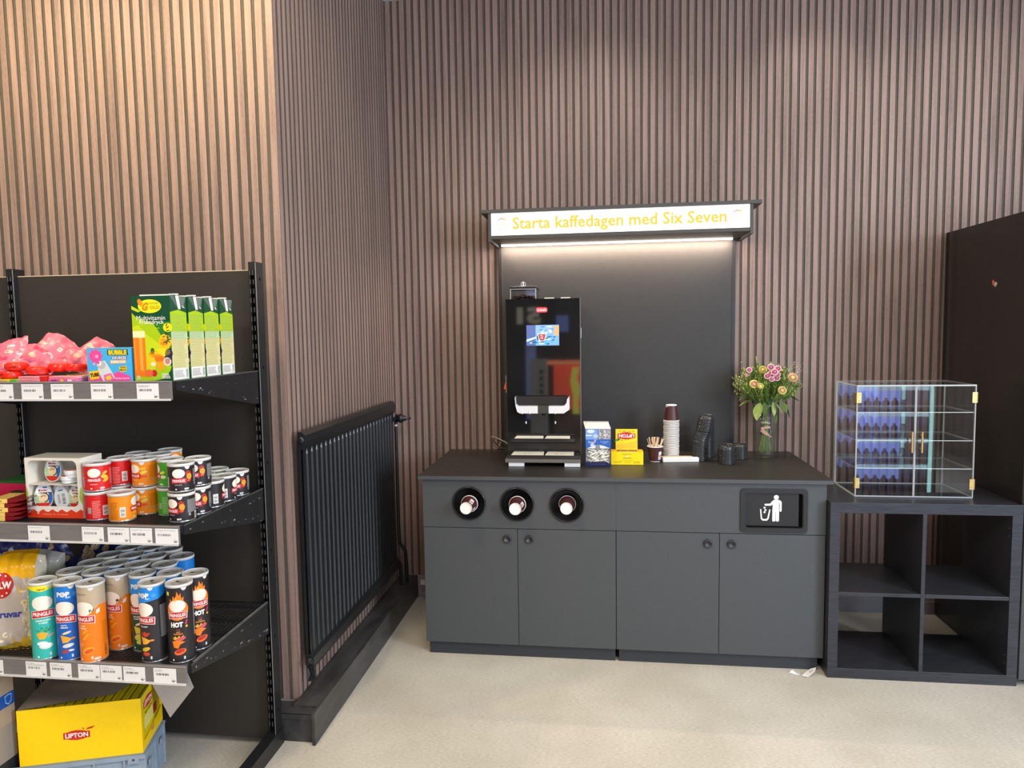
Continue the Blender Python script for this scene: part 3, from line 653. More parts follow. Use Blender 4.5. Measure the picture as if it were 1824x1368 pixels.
m.box(-w2, -.034, 0, w2, -.0328, .0635, M_YEL).box(-w2, .0328, 0, w2, .034, .0635, P('#e8a80c')).box(-w2, -.0328, 0, -w2+.0012, .0328, .0635, M_YEL).box(w2-.0012, -.0328, 0, w2, .0328, .0635, M_YEL).box(-w2+.001, -.0328, 0, w2-.001, .0328, .0012, M_YEL)
m.box(-w2+.001, -.0326, .0618, -w2+.026, .0326, .0632, P('#eab414')).box(w2-.026, -.0326, .0618, w2-.001, .0326, .0632, P('#eab414'))
A = Art(); A.text("'Quality No.1'", 0, .050, .05, .006, M_INK); A.ell(0, .040, .006, .005, P('#fdf7b0'), 1, 10); A.text('YELLOW LABEL TEA', .0, .032, .040, .0045, M_INK, bold=.02)
A.lines(-.034, .018, .03, .021, 1, P('#b49a1a')); A.lines(-.066, .010, -.025, .016, 2, P('#b49a1a')); A.lines(.03, .006, .062, .017, 3, P('#b49a1a')); A.lines(-.015, .010, .02, .014, 2, P('#b49a1a'))
put(m, A, front(0, -.034, 0)); m.build('tea_carton', tb)
m = MB(); cT = RM((0, .018, .0), -.06)
m.box(-.053, 0, .030, .053, .0012, .166, M_YEL, cT)
A = Art(); A.text('YELLOW LABEL TEA', 0, .155, .08, .006, P('#5c5410'), flip=True); lipton(A, 0, .1325, .086, True)
A.poly([(-.050, .090), (.0, .096), (.050, .112), (.050, .070), (-.050, .070)], P('#f6c42a')); A.poly([(-.052, .115), (-.040, .121), (-.028, .118), (-.04, .112)], P('#4f8f30'), 2)
def fc(u, v, h): return cT @ Vector((u, -h, v))
put(m, A, fc); m.build('folded_lid', tb)
tbg = MB().box(-.0012, 0, 0, .0012, .040, .050, P('#e9c9a8')).box(-.0014, .004, .042, .0014, .036, .0500, P('#c86a50')).build('tea_bag')
tag(tbg, 'pale tea bag envelope packed in a row in the yellow box', 'tea bag', 'tea bag envelopes in the yellow tea box')
for k in range(24):
    o = tbg if k == 0 else dup(tbg, (0, 0, 0)); o.location = (1.280-.046+.004*k, -.38-.030+.002*(k % 2), .8602+.012+.0015*((k*7) % 3)); o.rotation_euler = (0, .03, .02)
# cup of wooden stirrers
sc_ = cup_mesh(.0262, .0375, .078); cup_art(sc_, .0262, .0375, .078, .55)
o = sc_.build('paper_cup'); o.location = (1.4205, -.319, .8585); tag(o, 'burgundy paper cup holding wooden stirring sticks on the counter', 'cup')
M_STK = mat('birch_wood', (.80, .62, .42), .6, noise=.12, nscale=60, stretch=(8, 8, 1))
st = MB().box(-.0034, -.0008, 0, .0034, .0008, .114, M_STK).build('stirring_stick', bevel=.0006)
tag(st, 'pale flat wooden stirring stick leaning in the burgundy cup', 'stirrer', 'wooden stirring sticks in the cup')
rnd = random.Random(4); first = True
for k in range(17):
    gx = -.034+.004*k if k < 7 else (.028 if k > 13 else rnd.uniform(-.006, .014))
    b0 = Vector((rnd.uniform(-.010, .012), rnd.uniform(-.012, .012), .007)); t0 = Vector((gx+rnd.uniform(-.006, .006), rnd.uniform(-.020, .020), .1))
    if k > 13: t0.x = .030+rnd.uniform(-.003, .008)
    d = (t0-b0); q = d.to_track_quat('Z', 'Y'); L_ = q.to_euler()
    o = st if first else dup(st, (0, 0, 0)); first = False
    o.location = Vector((1.4205, -.319, .8585))+b0; o.rotation_euler = L_
# upside-down stack of cups
cpm = cup_mesh(.0265, .0372, .082); c0 = cpm.build('paper_cup'); c0.rotation_euler = (PI, 0, 0)
N = 27; zb = .8587
cpt = cup_mesh(.0265, .0372, .082); cup_art(cpt, .0265, .0372, .082, 2.4+PI)
for k in range(N):
    z = zb+.082+k*.00735
    if k == N-1: c = cpt.build('paper_cup'); tag(c, 'burgundy paper cup turned upside down on top of the cup stack', 'cup')
    else:
        c = c0 if k == 0 else dup(c0, (0, 0, 0)); tag(c, 'white-rimmed paper cup nested upside down in the tall cup stack', 'cup', 'paper cups in the upside-down stack')
    c.rotation_euler = (PI, 0, .1*k if k < N-1 else 0); c.location = (1.5075+.0008*math.sin(k*1.7), -.232, z)
# wrapped stirrers
bd = MB(); bd.box(-.088, -.036, 0, .088, -.004, .021, M_WHITE, RM()).box(-.086, -.002, 0, .072, .034, .019, M_WHITE)
A = Art(); 
for k in range(5): A.lines(-.085, .002+.0035*k, .085, .003+.0035*k, 1, P('#cfcabb'), 1, k)
put(bd, A, front(0, -.036, 0))
A = Art().rect(-.084, -.003, .070, .033, P('#dcc79c')); put(bd, A, lambda u, v, h: (u, v, .0192+h))
o = bd.build('stirrer_pack', bevel=.002); o.location = (1.541, -.302, .8585); o.rotation_euler = (0, 0, .11); tag(o, 'flat white paper bundle of stirrers lying in front of the cup stack', 'packet')
# plastic lids
M_LID = mat('lid_black', (.030, .032, .034), .24)
lm = MB()
lm.lathe([(.0375, 0), (.0395, .0005), (.0400, .003), (.0385, .0055), (.0370, .006), (.0365, .009), (.0345, .0145), (.0335, .0155), (.0315, .015), (.030, .0118), (.012, .0112), (.0002, .0112)], M_LID, 32, cap=False)
lm.lathe([(.0372, 0), (.0365, .0055), (.034, .0135), (.0002, .0100)], M_LID, 24, cap=False)
lm.box(-.006, .0225, .0113, .006, .0255, .0132, M_LID)
lid = lm.build('cup_lid'); first = True
def lids(cx, cy, n, pitch, label, grp, toplabel, bend=None, dz=0):
    global first
    px, py, z = cx, cy, .8585+dz; tx = ty = 0
    for k in range(n):
        if bend: tx, ty, ox, oy = bend(k)
        else: ox = oy = 0
        o = lid if first else dup(lid, (0, 0, 0)); first = False
        rz = random.Random(k+n).uniform(-.5, .5)
        o.rotation_euler = (tx, ty, rz); o.location = (cx+ox, cy+oy, z); z += pitch
        if k == n-1: tag(o, toplabel, 'lid'); o.pop('group', None) if 'group' in o else None
        else: tag(o, label, 'lid', grp)
def bendA(k):
    if k < 17: return (0, 0, .001*math.sin(k), 0)
    if k < 26: return (.06, .32*(1-(k-17)/14), .0022*(k-16), 0)
    return (.12, .10, .020+.0012*(k-26), -.002)
lids(1.643, -.268, 37, .0058, 'black plastic cup lid in the tall leaning stack behind the front lids', 'black lids in the tall leaning stack', 'topmost black lid of the tall leaning stack of lids', bendA)
lids(1.690, -.165, 24, .0068, 'black plastic cup lid in the straight stack behind the tall leaning one', 'black lids in the rear straight stack', 'top black lid of the straight stack behind the leaning one')
def bendB(k): return (0, 0, 0, 0) if k < 11 else (.16, .03, .001, 0)
lids(1.757, -.352, 13, .0062, 'black plastic cup lid in the short stack nearest the counter edge', 'black lids in the short front stack', 'tilted top black lid of the short stack nearest the counter edge', bendB)
lids(1.845, -.215, 10, .0064, 'black plastic cup lid in the short stack beside the flower vase', 'black lids in the short stack by the vase', 'top black lid of the short stack beside the flower vase')

# ================================================================ vase and bouquet
VX, VY, VZ = 1.982, -.165, .8585
def glass():
    m = bpy.data.materials.new('vase_glass'); m.use_nodes = True; n = m.node_tree.nodes; l = m.node_tree.links
    for x in list(n):
        if x.type == 'BSDF_PRINCIPLED': n.remove(x)
    out = n['Material Output']; t = n.new('ShaderNodeBsdfTransparent'); t.inputs[0].default_value = (.93, .955, .945, 1)
    g = n.new('ShaderNodeBsdfGlossy'); g.inputs['Roughness'].default_value = .03; fr = schlick(n, l)
    mx = n.new('ShaderNodeMixShader'); l.new(fr.outputs[0], mx.inputs[0]); l.new(t.outputs[0], mx.inputs[1]); l.new(g.outputs[0], mx.inputs[2]); l.new(mx.outputs[0], out.inputs[0]); return m
M_GL = glass(); M_WAT = mat('vase_water', (.80, .86, .70), .05, alpha=.07)
vs_ = thing('glass_vase', 'clear glass vase half filled with water at the right end of the counter', 'vase', (VX, VY, VZ))
MB().lathe([(.0002, 0), (.044, 0), (.0475, .003), (.048, .02), (.050, .12), (.0535, .20), (.0560, .255), (.0570, .266), (.0555, .2665), (.0515, .20), (.0480, .12), (.0455, .02), (.042, .013), (.0002, .012)], M_GL, 40, cap=False).build('vase_body', vs_)
MB().lathe([(.0002, .0125), (.0415, .0132), (.0450, .02), (.0475, .115), (.0002, .1155)], M_WAT, 32, cap=False).build('vase_water', vs_)
MB().tube([(.0565*math.cos(a*PI/20), .0565*math.sin(a*PI/20), .266) for a in range(40)], .0011, mat('glass_rim', (.75, .82, .78), .1, alpha=.7), 6, closed=True).build('vase_rim', vs_)
bq = thing('flower_bouquet', 'bouquet of pink and yellow roses with green filler standing in the vase', 'flowers', (VX, VY, VZ+.014))
rnd = random.Random(21)
G1 = mat('stem_green', (.16, .28, .05), .5, noise=.2, nscale=60); G2 = mat('leaf_green', (.13, .23, .055), .42, noise=.25, nscale=40); G3 = mat('leaf_green_light', (.30, .42, .10), .5, noise=.2, nscale=40); G4 = mat('leaf_green_dark', (.045, .10, .035), .4, noise=.2, nscale=40)
sm = MB()
for k in range(44):
    a = rnd.uniform(0, 2*PI); r0 = rnd.uniform(.012, .031); a2 = a+PI+rnd.uniform(-.5, .5); r1 = rnd.uniform(.01, .045)
    z0 = rnd.uniform(.002, .03)
    sm.tube([(r0*math.cos(a), r0*math.sin(a), z0), (r0*.55*math.cos(a), r0*.55*math.sin(a), .09), (.008*math.cos(a+1), .008*math.sin(a+1), .165), (r1*.6*math.cos(a2), r1*.6*math.sin(a2), .24), (r1*2.2*math.cos(a2), r1*1.3*math.sin(a2), .34)], .0021, rnd.choice([G1, G1, G3]), 6)
so = sm.build('stems', bq); tag(so, kind='stuff')
MB().tube([(.018*math.cos(a*PI/10), .015*math.sin(a*PI/10), .160+.002*math.sin(a)) for a in range(20)], .006, mat('twine', (.62, .58, .40), .7, noise=.3, nscale=200), 8, closed=True).build('twine_band', bq)
rib = MB(); RB = mat('ribbon_salmon', (.85, .42, .33), .5, noise=.1)
rib.add([(-.028, -.020, .138), (-.010, -.024, .142), (.016, -.022, .146), (.020, -.020, .134), (-.005, -.026, .132), (-.026, -.022, .127)], [(0, 1, 4, 5), (1, 2, 3, 4)], RB)
rib.add([(-.026, -.022, .130), (-.018, -.024, .132), (.018, -.026, .098), (.026, -.027, .088), (.014, -.027, .090), (-.020, -.024, .116)], [(0, 1, 5), (1, 2, 4, 5), (2, 3, 4)], RB)
rib.add([(-.030, -.021, .118), (-.026, -.022, .126), (.004, -.026, .104), (.018, -.027, .092), (-.006, -.026, .100)], [(0, 1, 2, 4), (2, 3, 4)], RB)
rib.build('ribbon', bq)
def leafpts(m, base, d, L, W, mt, curl=.2):
    d = Vector(d).normalized(); s_ = d.cross(Vector((0, 0, 1)));
    if s_.length < .1: s_ = Vector((1, 0, 0))
    s_.normalize(); up = s_.cross(d); vs = []; fs = []; n = 6
    for i in range(n+1):
        t = i/n; w_ = W*math.sin(PI*min(1, t*.96+.03))**.75*(1-.25*t); c = Vector(base)+d*L*t-up*curl*L*t*t
        vs += [tuple(c-s_*w_+up*w_*.25), tuple(c), tuple(c+s_*w_+up*w_*.25)]
    for i in range(n):
        o = i*3; fs += [(o, o+1, o+4, o+3), (o+1, o+2, o+5, o+4)]
    m.add(vs, fs, mt, True)
# big leaves round the neck, each a part
for (x, y, z, dx, dy, dz, L_, W_, mt) in ((-.04, -.02, .285, -1, -.2, -.25, .085, .020, G3), (-.035, -.045, .265, -.35, -.4, -1, .075, .024, G3), (-.012, -.045, .275, -.15, -.3, -1, .06, .013, G2), (.02, -.045, .27, .1, -.3, -1, .06, .012, G3), (.03, -.03, .215, .2, -.2, -1, .048, .013, G2),
    (.07, -.02, .27, .5, -.1, -1, .075, .025, G4), (.06, -.04, .27, .3, -.5, -.8, .05, .017, G2), (.03, -.05, .262, .6, -.4, -.8, .05, .012, G3), (-.06, .0, .30, -1, .1, -.1, .07, .02, G4), (.08, .01, .30, 1, .1, -.3, .07, .02, G4), (-.02, .02, .28, -.3, 1, -.3, .07, .02, G4), (-.075, -.01, .31, -1, -.5, -.5, .06, .018, G4), (.0, -.04, .30, 0, -1, -.7, .05, .014, G4)):
    q = MB(); leafpts(q, (x*1.1, y*1.1, z), (dx, dy, dz), L_*1.2, W_*1.2, mt, .12); q.build('leaf', bq)
# filler sprays
def spray(m, base, tip, n, spread, mt, ll, lw):
    b0 = Vector(base); t0 = Vector(tip); d = t0-b0
    m.tube([b0, b0.lerp(t0, .5), t0], .0009, mt, 4)
    for i in range(n):
        t = rnd.uniform(.12, 1); p = b0+d*t; a = Vector((rnd.uniform(-1, 1), rnd.uniform(-1, 1), rnd.uniform(-.3, 1))).normalized()
        leafpts(m, p, (a*spread+d.normalized()*.6), ll*rnd.uniform(.6, 1.2), lw, mt, .1)
fo = MB()
for k in range(230):
    a = rnd.uniform(0, 2*PI); r = rnd.uniform(.01, .165); bx, by = .02*math.cos(a), .02*math.sin(a); tx = r*math.cos(a)*1.05; ty = max(-.14, min(.13, r*math.sin(a)*.85))
    tz = .30+.13*math.sqrt(max(0, 1-(r/.165)**2))+rnd.uniform(-.03, .03)
    spray(fo, (bx+tx*.35, by+ty*.35, .26+.03*rnd.random()), (tx, ty, tz), 24, 1, rnd.choice([G1, G2, G3, G3, G3]), .020, .0030)
for tx, tz in ((-.055, .50), (.03, .47), (-.11, .43), (.11, .44)):
    spray(fo, (tx*.5, 0, .34), (tx, rnd.uniform(-.02, .03), tz), 30, .7, G3, .016, .0018)
fx = fo.build('filler_greens', bq); tag(fx, 'fine feathery green filler', kind='stuff')
wf = MB(); WFm = mat('dried_white_bloom', (.66, .60, .42), .7)
for (cx, cz, n_) in ((.135, .445, 40), (.145, .385, 40), (-.115, .395, 40), (-.10, .43, 24), (.12, .345, 16), (-.125, .355, 26)):
    for k in range(n_):
        p = Vector((cx+rnd.gauss(0, .018), rnd.uniform(-.05, .03), cz+rnd.gauss(0, .015))); leafpts(wf, p, (rnd.uniform(-1, 1), rnd.uniform(-1, 1), rnd.uniform(-.2, 1)), .009, .0017, WFm, 0)
    for k in range(4): wf.tube([(cx*.7, 0, cz-.06), (cx+rnd.gauss(0, .012), rnd.uniform(-.03, .02), cz+rnd.gauss(0, .01))], .0006, G3, 4)
tag(wf.build('dried_sprigs', bq), 'dried pale sprigs', kind='stuff')
def bloom(name, lab, x, y, z, r, c_in, c_out, n=4, tilt=(-.9, 0)):
    m = MB(); T = RM((x, y, z), tilt[0]+PI/2*0, tilt[1], rnd.uniform(0, 3))
    T = Matrix.Translation((x, y, z)) @ Matrix.Rotation(tilt[1], 4, 'Y') @ Matrix.Rotation(tilt[0]+PI*.0, 4, 'X')
    T = Matrix.Translation((x, y, z)) @ Matrix.Rotation(tilt[1], 4, 'Y') @ Matrix.Rotation(1.15, 4, 'X')
    for j in range(n):
        rr = r*(.28+.72*j/(n-1)); cnt = 4+j*2; mt = c_in if j < n/2 else c_out
        for k in range(cnt):
            a0 = 2*PI*k/cnt+j*.5; wd = PI/cnt*1.35; vs = []
            for (ti, rad, hh) in ((0, .15, -.75), (.5, .92, -.15), (1, .72+.10*j, .62-.17*j)):
                for da in (-wd, -wd*.5, 0, wd*.5, wd):
                    q = rr*rad*(1-.10*(abs(da)/wd)**2); vs.append((q*math.cos(a0+da), q*math.sin(a0+da), hh*r-(.1*r*(abs(da)/wd)**2 if ti == 1 else 0)))
            fs = [(i*5+c, i*5+c+1, i*5+c+6, i*5+c+5) for i in range(2) for c in range(4)]
            m.add(vs, fs, mt, True, T)
    m.lathe([(.0002, -.9*r), (.45*r, -.5*r), (.40*r, .15*r), (.25*r, .42*r), (.0002, .5*r)], c_in, 10, T, cap=False)
    o = m.build(name, bq)
    if lab: o['label'] = lab
PK = mat('petal_pink', (.92, .50, .44), .5, noise=.1); YL = mat('petal_yellow', (.93, .86, .40), .5, noise=.08); PE = mat('petal_peach', (.95, .68, .50), .5, noise=.08); MV = mat('petal_mauve', (.78, .36, .46), .5, noise=.1); MVL = mat('petal_mauve_light', (.88, .55, .62), .5, noise=.1)
bloom('rose', 'peach pink rose', -.083, -.115, .365, .022, PK, YL); bloom('rose', 'yellow rose bud', -.054, -.125, .355, .017, YL, YL, 3)
bloom('rose', 'peach yellow rose', .045, -.135, .335, .021, PE, YL); bloom('rose', 'yellow rose with pink edge', .102, -.10, .395, .023, YL, PE); bloom('rose', 'small yellow rose behind', -.030, -.06, .432, .020, YL, YL); bloom('rose', 'small green yellow rose', .070, -.03, .425, .013, YL, G3, 3)
for x, y, z, r in ((-.005, -.115, .412, .017), (.012, -.12, .425, .016), (-.022, -.12, .405, .014), (.000, -.10, .447, .016), (.025, -.115, .395, .014), (.040, -.07, .438, .015), (-.002, -.125, .39, .012), (-.095, -.06, .432, .013), (.03, -.11, .412, .012)):
    bloom('chrysanthemum', None, x, y, z, r, MV, MVL, 5)
bloom('chrysanthemum', None, -.11, -.07, .405, .009, MVL, MVL, 4)
# ================================================================ open cube shelf, clear display case, tall unit
KX, KY, KW, KD = 2.1215, -.7464, .757, .39
KX = 2.1195; KW = 2.8745-KX
ks = thing('cube_shelf', 'low black-brown open cube shelf with four empty compartments', 'shelf', (KX+KW/2, KY+KD/2, 0))
def K_(mb, name, bevel=.0012): return U(mb, name, ks, bevel, (KX+KW/2, KY+KD/2, 0))
T4 = .045
K_(MB().box(KX, KY, 0, KX+KW, KY+KD, T4, M_KALLH), 'bottom_panel'); K_(MB().box(KX, KY, .77-T4, KX+KW, KY+KD, .77, M_KALLH), 'top_panel')
K_(MB().box(KX, KY, T4, KX+.041, KY+KD, .77-T4, M_KALL), 'side_panel')
sp = MB().box(KX+KW-.041, KY, T4, KX+KW, KY+KD, .77-T4, M_KALL)
for z in (.09, .125, .635, .668): sp.lathe([(.0025, 0), (.0002, .0006)], M_CHIP, 8, RM((KX+KW-.0411, KY+.02, z), 0, -PI/2), cap=False)
K_(sp, 'side_panel')
xm = KX+KW/2
K_(MB().box(xm-.008, KY+.001, T4, xm+.008, KY+KD-.001, .77-T4, M_KALL), 'divider')
for a, b in ((KX+.041, xm-.008), (xm+.008, KX+KW-.041)): K_(MB().box(a, KY+.001, .3655, b, KY+KD-.001, .3815, M_KALLH), 'shelf_board')
# acrylic case
AX0, AX1, AY0, AY1, AZ, AH = 2.253, 2.732, -.640, -.368, .7705, .489
ac = thing('acrylic_display_case', 'clear acrylic display case with brass hinges standing on the black cube shelf', 'display case', ((AX0+AX1)/2, (AY0+AY1)/2, AZ))
ABASE = ((AX0+AX1)/2, (AY0+AY1)/2, AZ)
def A_(mb, name, bevel=0, par=None): return U(mb, name, par or ac, bevel, ABASE)
t = .0035
def pane(name, x0, y0, z0, x1, y1, z1, edges=True, par=None):
    m = MB().box(x0, y0, z0, x1, y1, z1, M_ACR); e = .0022
    d = [x1-x0, y1-y0, z1-z0]; ax = d.index(min(d))
    if edges:
        if ax == 1:
            for a, b in ((x0, x0+e), (x1-e, x1)): m.box(a, y0-.0003, z0, b, y1+.0003, z1, M_ACRE)
            for a, b in ((z0, z0+e), (z1-e, z1)): m.box(x0+e, y0-.0003, a, x1-e, y1+.0003, b, M_ACRE)
        elif ax == 2:
            m.box(x0, y0-.0004, z0, x1, y0+.001, z1, M_ACRE).box(x0, y1-.001, z0, x1, y1+.0004, z1, M_ACRE).box(x0-.0004, y0, z0, x0+.001, y1, z1, M_ACRE).box(x1-.001, y0, z0, x1+.0004, y1, z1, M_ACRE)
        else:
            m.box(x0-.0003, y0, z0, x1+.0003, y0+e, z1, M_ACRE).box(x0-.0003, y1-e, z0, x1+.0003, y1, z1, M_ACRE).box(x0-.0003, y0+e, z0, x1+.0003, y1-e, z0+e, M_ACRE).box(x0-.0003, y0+e, z1-e, x1+.0003, y1-e, z1, M_ACRE)
    return A_(m, name, 0, par)
pane('bottom_panel', AX0, AY0+.005, AZ, AX1, AY1, AZ+t); pane('top_panel', AX0, AY0+.001, AZ+AH-t, AX1, AY1, AZ+AH)
pane('side_panel', AX0, AY0+.005, AZ+t, AX0+t, AY1, AZ+AH-t); pane('side_panel', AX1-t, AY0+.005, AZ+t, AX1, AY1, AZ+AH-t)
pane('back_panel', AX0+t, AY1-t, AZ+t, AX1-t, AY1, AZ+AH-t)
for z in (.126, .248, .370): pane('shelf', AX0+t+.0006, AY0+.007, AZ+z-t/2, AX1-t-.0006, AY1-t-.0006, AZ+z+t/2)
mx_ = (AX0+AX1)/2
for i, (a, b) in enumerate(((AX0+.001, mx_-.001), (mx_+.001, AX1-.001))):
    d = pane('door', a, AY0-.0005, AZ+.004, b, AY0+.003, AZ+AH-.004)
    hx = mx_-.020 if i == 0 else mx_+.020
    h = MB().tube([(hx, AY0-.022, AZ+.20), (hx, AY0-.022, AZ+.29)], .0042, M_BRASS, 12)
    for z in (.215, .275): h.tube([(hx, AY0-.0008, AZ+z), (hx, AY0-.022, AZ+z)], .0025, M_BRASS, 8)
    o = h.build('door_handle', d)
    for z in (.415, .042):
        ex = AX0 if i == 0 else AX1; sgn = 1 if i == 0 else -1
        hg = MB().box(min(ex, ex+sgn*.017), AY0-.003, AZ+z-.003, max(ex, ex+sgn*.017), AY0-.0007, AZ+z+.042, M_BRASS)
        hg.tube([(ex-sgn*.002, AY0-.002, AZ+z-.003), (ex-sgn*.002, AY0-.002, AZ+z+.042)], .0022, M_BRASS, 8)
        hg.box(min(ex-sgn*.004, ex-sgn*.0005), AY0+.002, AZ+z-.003, max(ex-sgn*.004, ex-sgn*.0005), AY0+.016, AZ+z+.042, M_BRASS)
        for q in (.006, .033): hg.lathe([(.0022, 0), (.0002, .0008)], mat('screw_dark_brass', (.35, .24, .08), .3, .8), 8, RM((ex+sgn*.009, AY0-.003, AZ+z+q), PI/2), cap=False)
        hg.build('hinge', d)
# tall unit
tl = thing('tall_cabinet', 'tall black cabinet standing at the right end beside the cube shelf', 'cabinet', (3.25, -.38, 0))
def T_(mb, name, bevel=.0015): return U(mb, name, tl, bevel, (3.25, -.38, 0))
T_(MB().box(2.8775, -.728, .012, 2.8985, -.012, 1.972, M_TALL), 'side_panel'); T_(MB().box(2.8765, -.735, .03, 2.879, -.7285, 1.97, M_EDGE).box(2.8765, -.0655, .03, 2.8774, -.063, 1.97, M_EDGE), 'edge_strip', 0)
T_(MB().box(3.60, -.728, .012, 3.621, -.012, 1.972, M_TALL), 'side_panel'); T_(MB().box(2.8986, -.728, 1.954, 3.5999, -.012, 1.972, M_TALL), 'top_panel')
T_(MB().box(2.8986, -.03, .04, 3.5999, -.012, 1.9535, M_TALL), 'back_panel'); T_(MB().box(2.879, -.750, .03, 3.2485, -.7305, 1.972, M_COUNTER), 'door'); T_(MB().box(3.2515, -.750, .03, 3.621, -.7305, 1.972, M_COUNTER), 'door')
T_(MB().box(2.90, -.70, 0, 3.60, -.68, .0395, M_PLINTH).box(2.90, -.68, 0, 3.60, -.02, .011, M_PLINTH), 'plinth')
s = MB(); A = Art().rect(-.014, -.010, .004, .012, P('#e2452e')).ell(.014, -.006, .012, .009, P('#d8d4cc'), 1, 9).poly([(.004, -.002), (.02, -.018), (.010, -.020), (.0, -.01)], P('#c9a49a'), 2); A.rect(-.010, .0, .0, .006, P('#f3b9a4'), 2)
put(s, A, lambda u, v, h: (-h, -u, v), off=.0006); o = s.build('torn_sticker', fixn=False); o.location = (2.8773, -.457, 1.695); tag(o, 'torn red and white sticker scrap on the side of the tall black cabinet', 'sticker')
# litter on the floor
lt = MB(); rnd = random.Random(3)
pts = [(-.030, -.012, .002), (-.004, -.026, .004), (.028, -.006, .022), (.040, .016, .030), (.018, .022, .020), (-.010, .010, .006)]
lt.add(pts, [(0, 1, 5), (1, 2, 4, 5), (2, 3, 4)], M_WHITE)
lt.add([(-.075, .012, .002), (-.060, .020, .012), (-.045, .004, .004), (-.032, -.002, .002), (-.048, -.004, .001)], [(0, 1, 2, 4), (2, 3, 4)], M_WHITE)
lt.add([(.006, .004, .014), (.024, .010, .0225), (.028, .004, .0222), (.010, -.003, .0135)], [(0, 1, 2, 3)], P('#a9a4a0'))
o = lt.build('paper_scrap', fixn=False); o.location = (2.043, -.735, .0005); tag(o, 'crumpled white paper scrap on the floor by the counter corner', 'litter')
pl = MB().box(-.012, -.02, .0, .02, .0, .02, M_SKIRT).box(-.02, -.022, .06, .03, 0, .085, M_WHITE).tube([(.0, -.012, .02), (-.006, -.014, .04), (0, -.012, .06)], .006, M_SKIRT, 8).tube([(.016, -.012, .02), (.02, -.012, .06)], .004, M_MBLK, 8)
o = pl.build('pipe_fitting'); o.location = (.150, -.013, .02); tag(o, 'small grey pipe fitting on the skirting between the radiator box and counter', 'pipe fitting')
# ================================================================ shelving unit
SB = (-.48, -1.49, 0)
su_ = thing('shelving_unit', 'black metal shop shelving unit with three shelves of snacks against the slatted wall', 'shelving', SB)
def H_(mb, name, bevel=0, par=None): return U(mb, name, par or su_, bevel, SB)
UX0, UX1, UY, UB = -.962, -.027, -1.495, -1.442
def upright(xa, xb):
    m = MB(); z0, z1 = .05, 1.766
    holes = []; lit_edges = []; z = z1-.035
    while z > .09:
        for c in (.30, .72):
            cx = xa+(xb-xa)*c; lit_edges.append((cx-.0030, z)); holes.append([(cx-.0022, z-.0085), (cx+.0022, z-.0085), (cx+.0022, z+.0085), (cx-.0022, z+.0085)])
        z -= .032
    m.plate([(xa, z0), (xb, z0), (xb, z1), (xa, z1)], holes, UY, UY+.002, M_STEEL)
    for x, zz in lit_edges: m.box(x, UY-.0003, zz-.0085, x+.0010, UY+.001, zz+.0085, M_RAILW)  # pale slivers painted in as light caught on the slot edges
    kz = [[(UB-.025+.005*math.cos(a*PI/4), zz+.007*math.sin(a*PI/4)) for a in range(8)] for zz in (1.71, 1.40, 1.06, .74, .42, .14)]
    m.plate([(UY+.002, z0), (UB, z0), (UB, z1), (UY+.002, z1)], kz, xb-.002, xb, M_STEEL, 'x')
    m.plate([(UY+.002, z0), (UB, z0), (UB, z1), (UY+.002, z1)], [], xa, xa+.002, M_STEEL, 'x')
    m.box(xa, UY, z1, xb, UB, z1+.002, M_STEEL); m.box(xa+.002, UB-.004, z0, xb-.002, UB-.002, z1, M_INK)
    m.box(xb-.0008, UY-.0006, z0, xb+.0004, UY+.0012, z1, M_CHIP)
    return m
H_(upright(UX1-.0265, UX1), 'upright'); H_(upright(UX0-.0265, UX0), 'upright')
H_(MB().box(UX0, UY+.022, .03, UX1-.027, UY+.026, 1.742, M_BACKP).box(UX0, UY+.0215, 1.740, UX1-.027, UY+.030, 1.743, mat('panel_top_edge', (.55, .45, .32), .5)), 'back_panel')
H_(MB().box(-1.6, UY+.022, .03, UX0-.027, UY+.026, 1.742, M_BACKP).box(-1.6, UY+.0215, 1.740, UX0-.027, UY+.030, 1.743, MATS['panel_top_edge']), 'back_panel')
for xb in (UX1+.006, UX0+.006):
    H_(MB().prism([(-1.99, 0), (UB, 0), (UB, .060), (-1.52, .060), (-1.99, .050)], xb-.042, xb, M_STEEL, 'x'), 'base_foot', .002)
ST = {1: 1.3885, 2: .9715, 3: .5560}
YF = -1.972
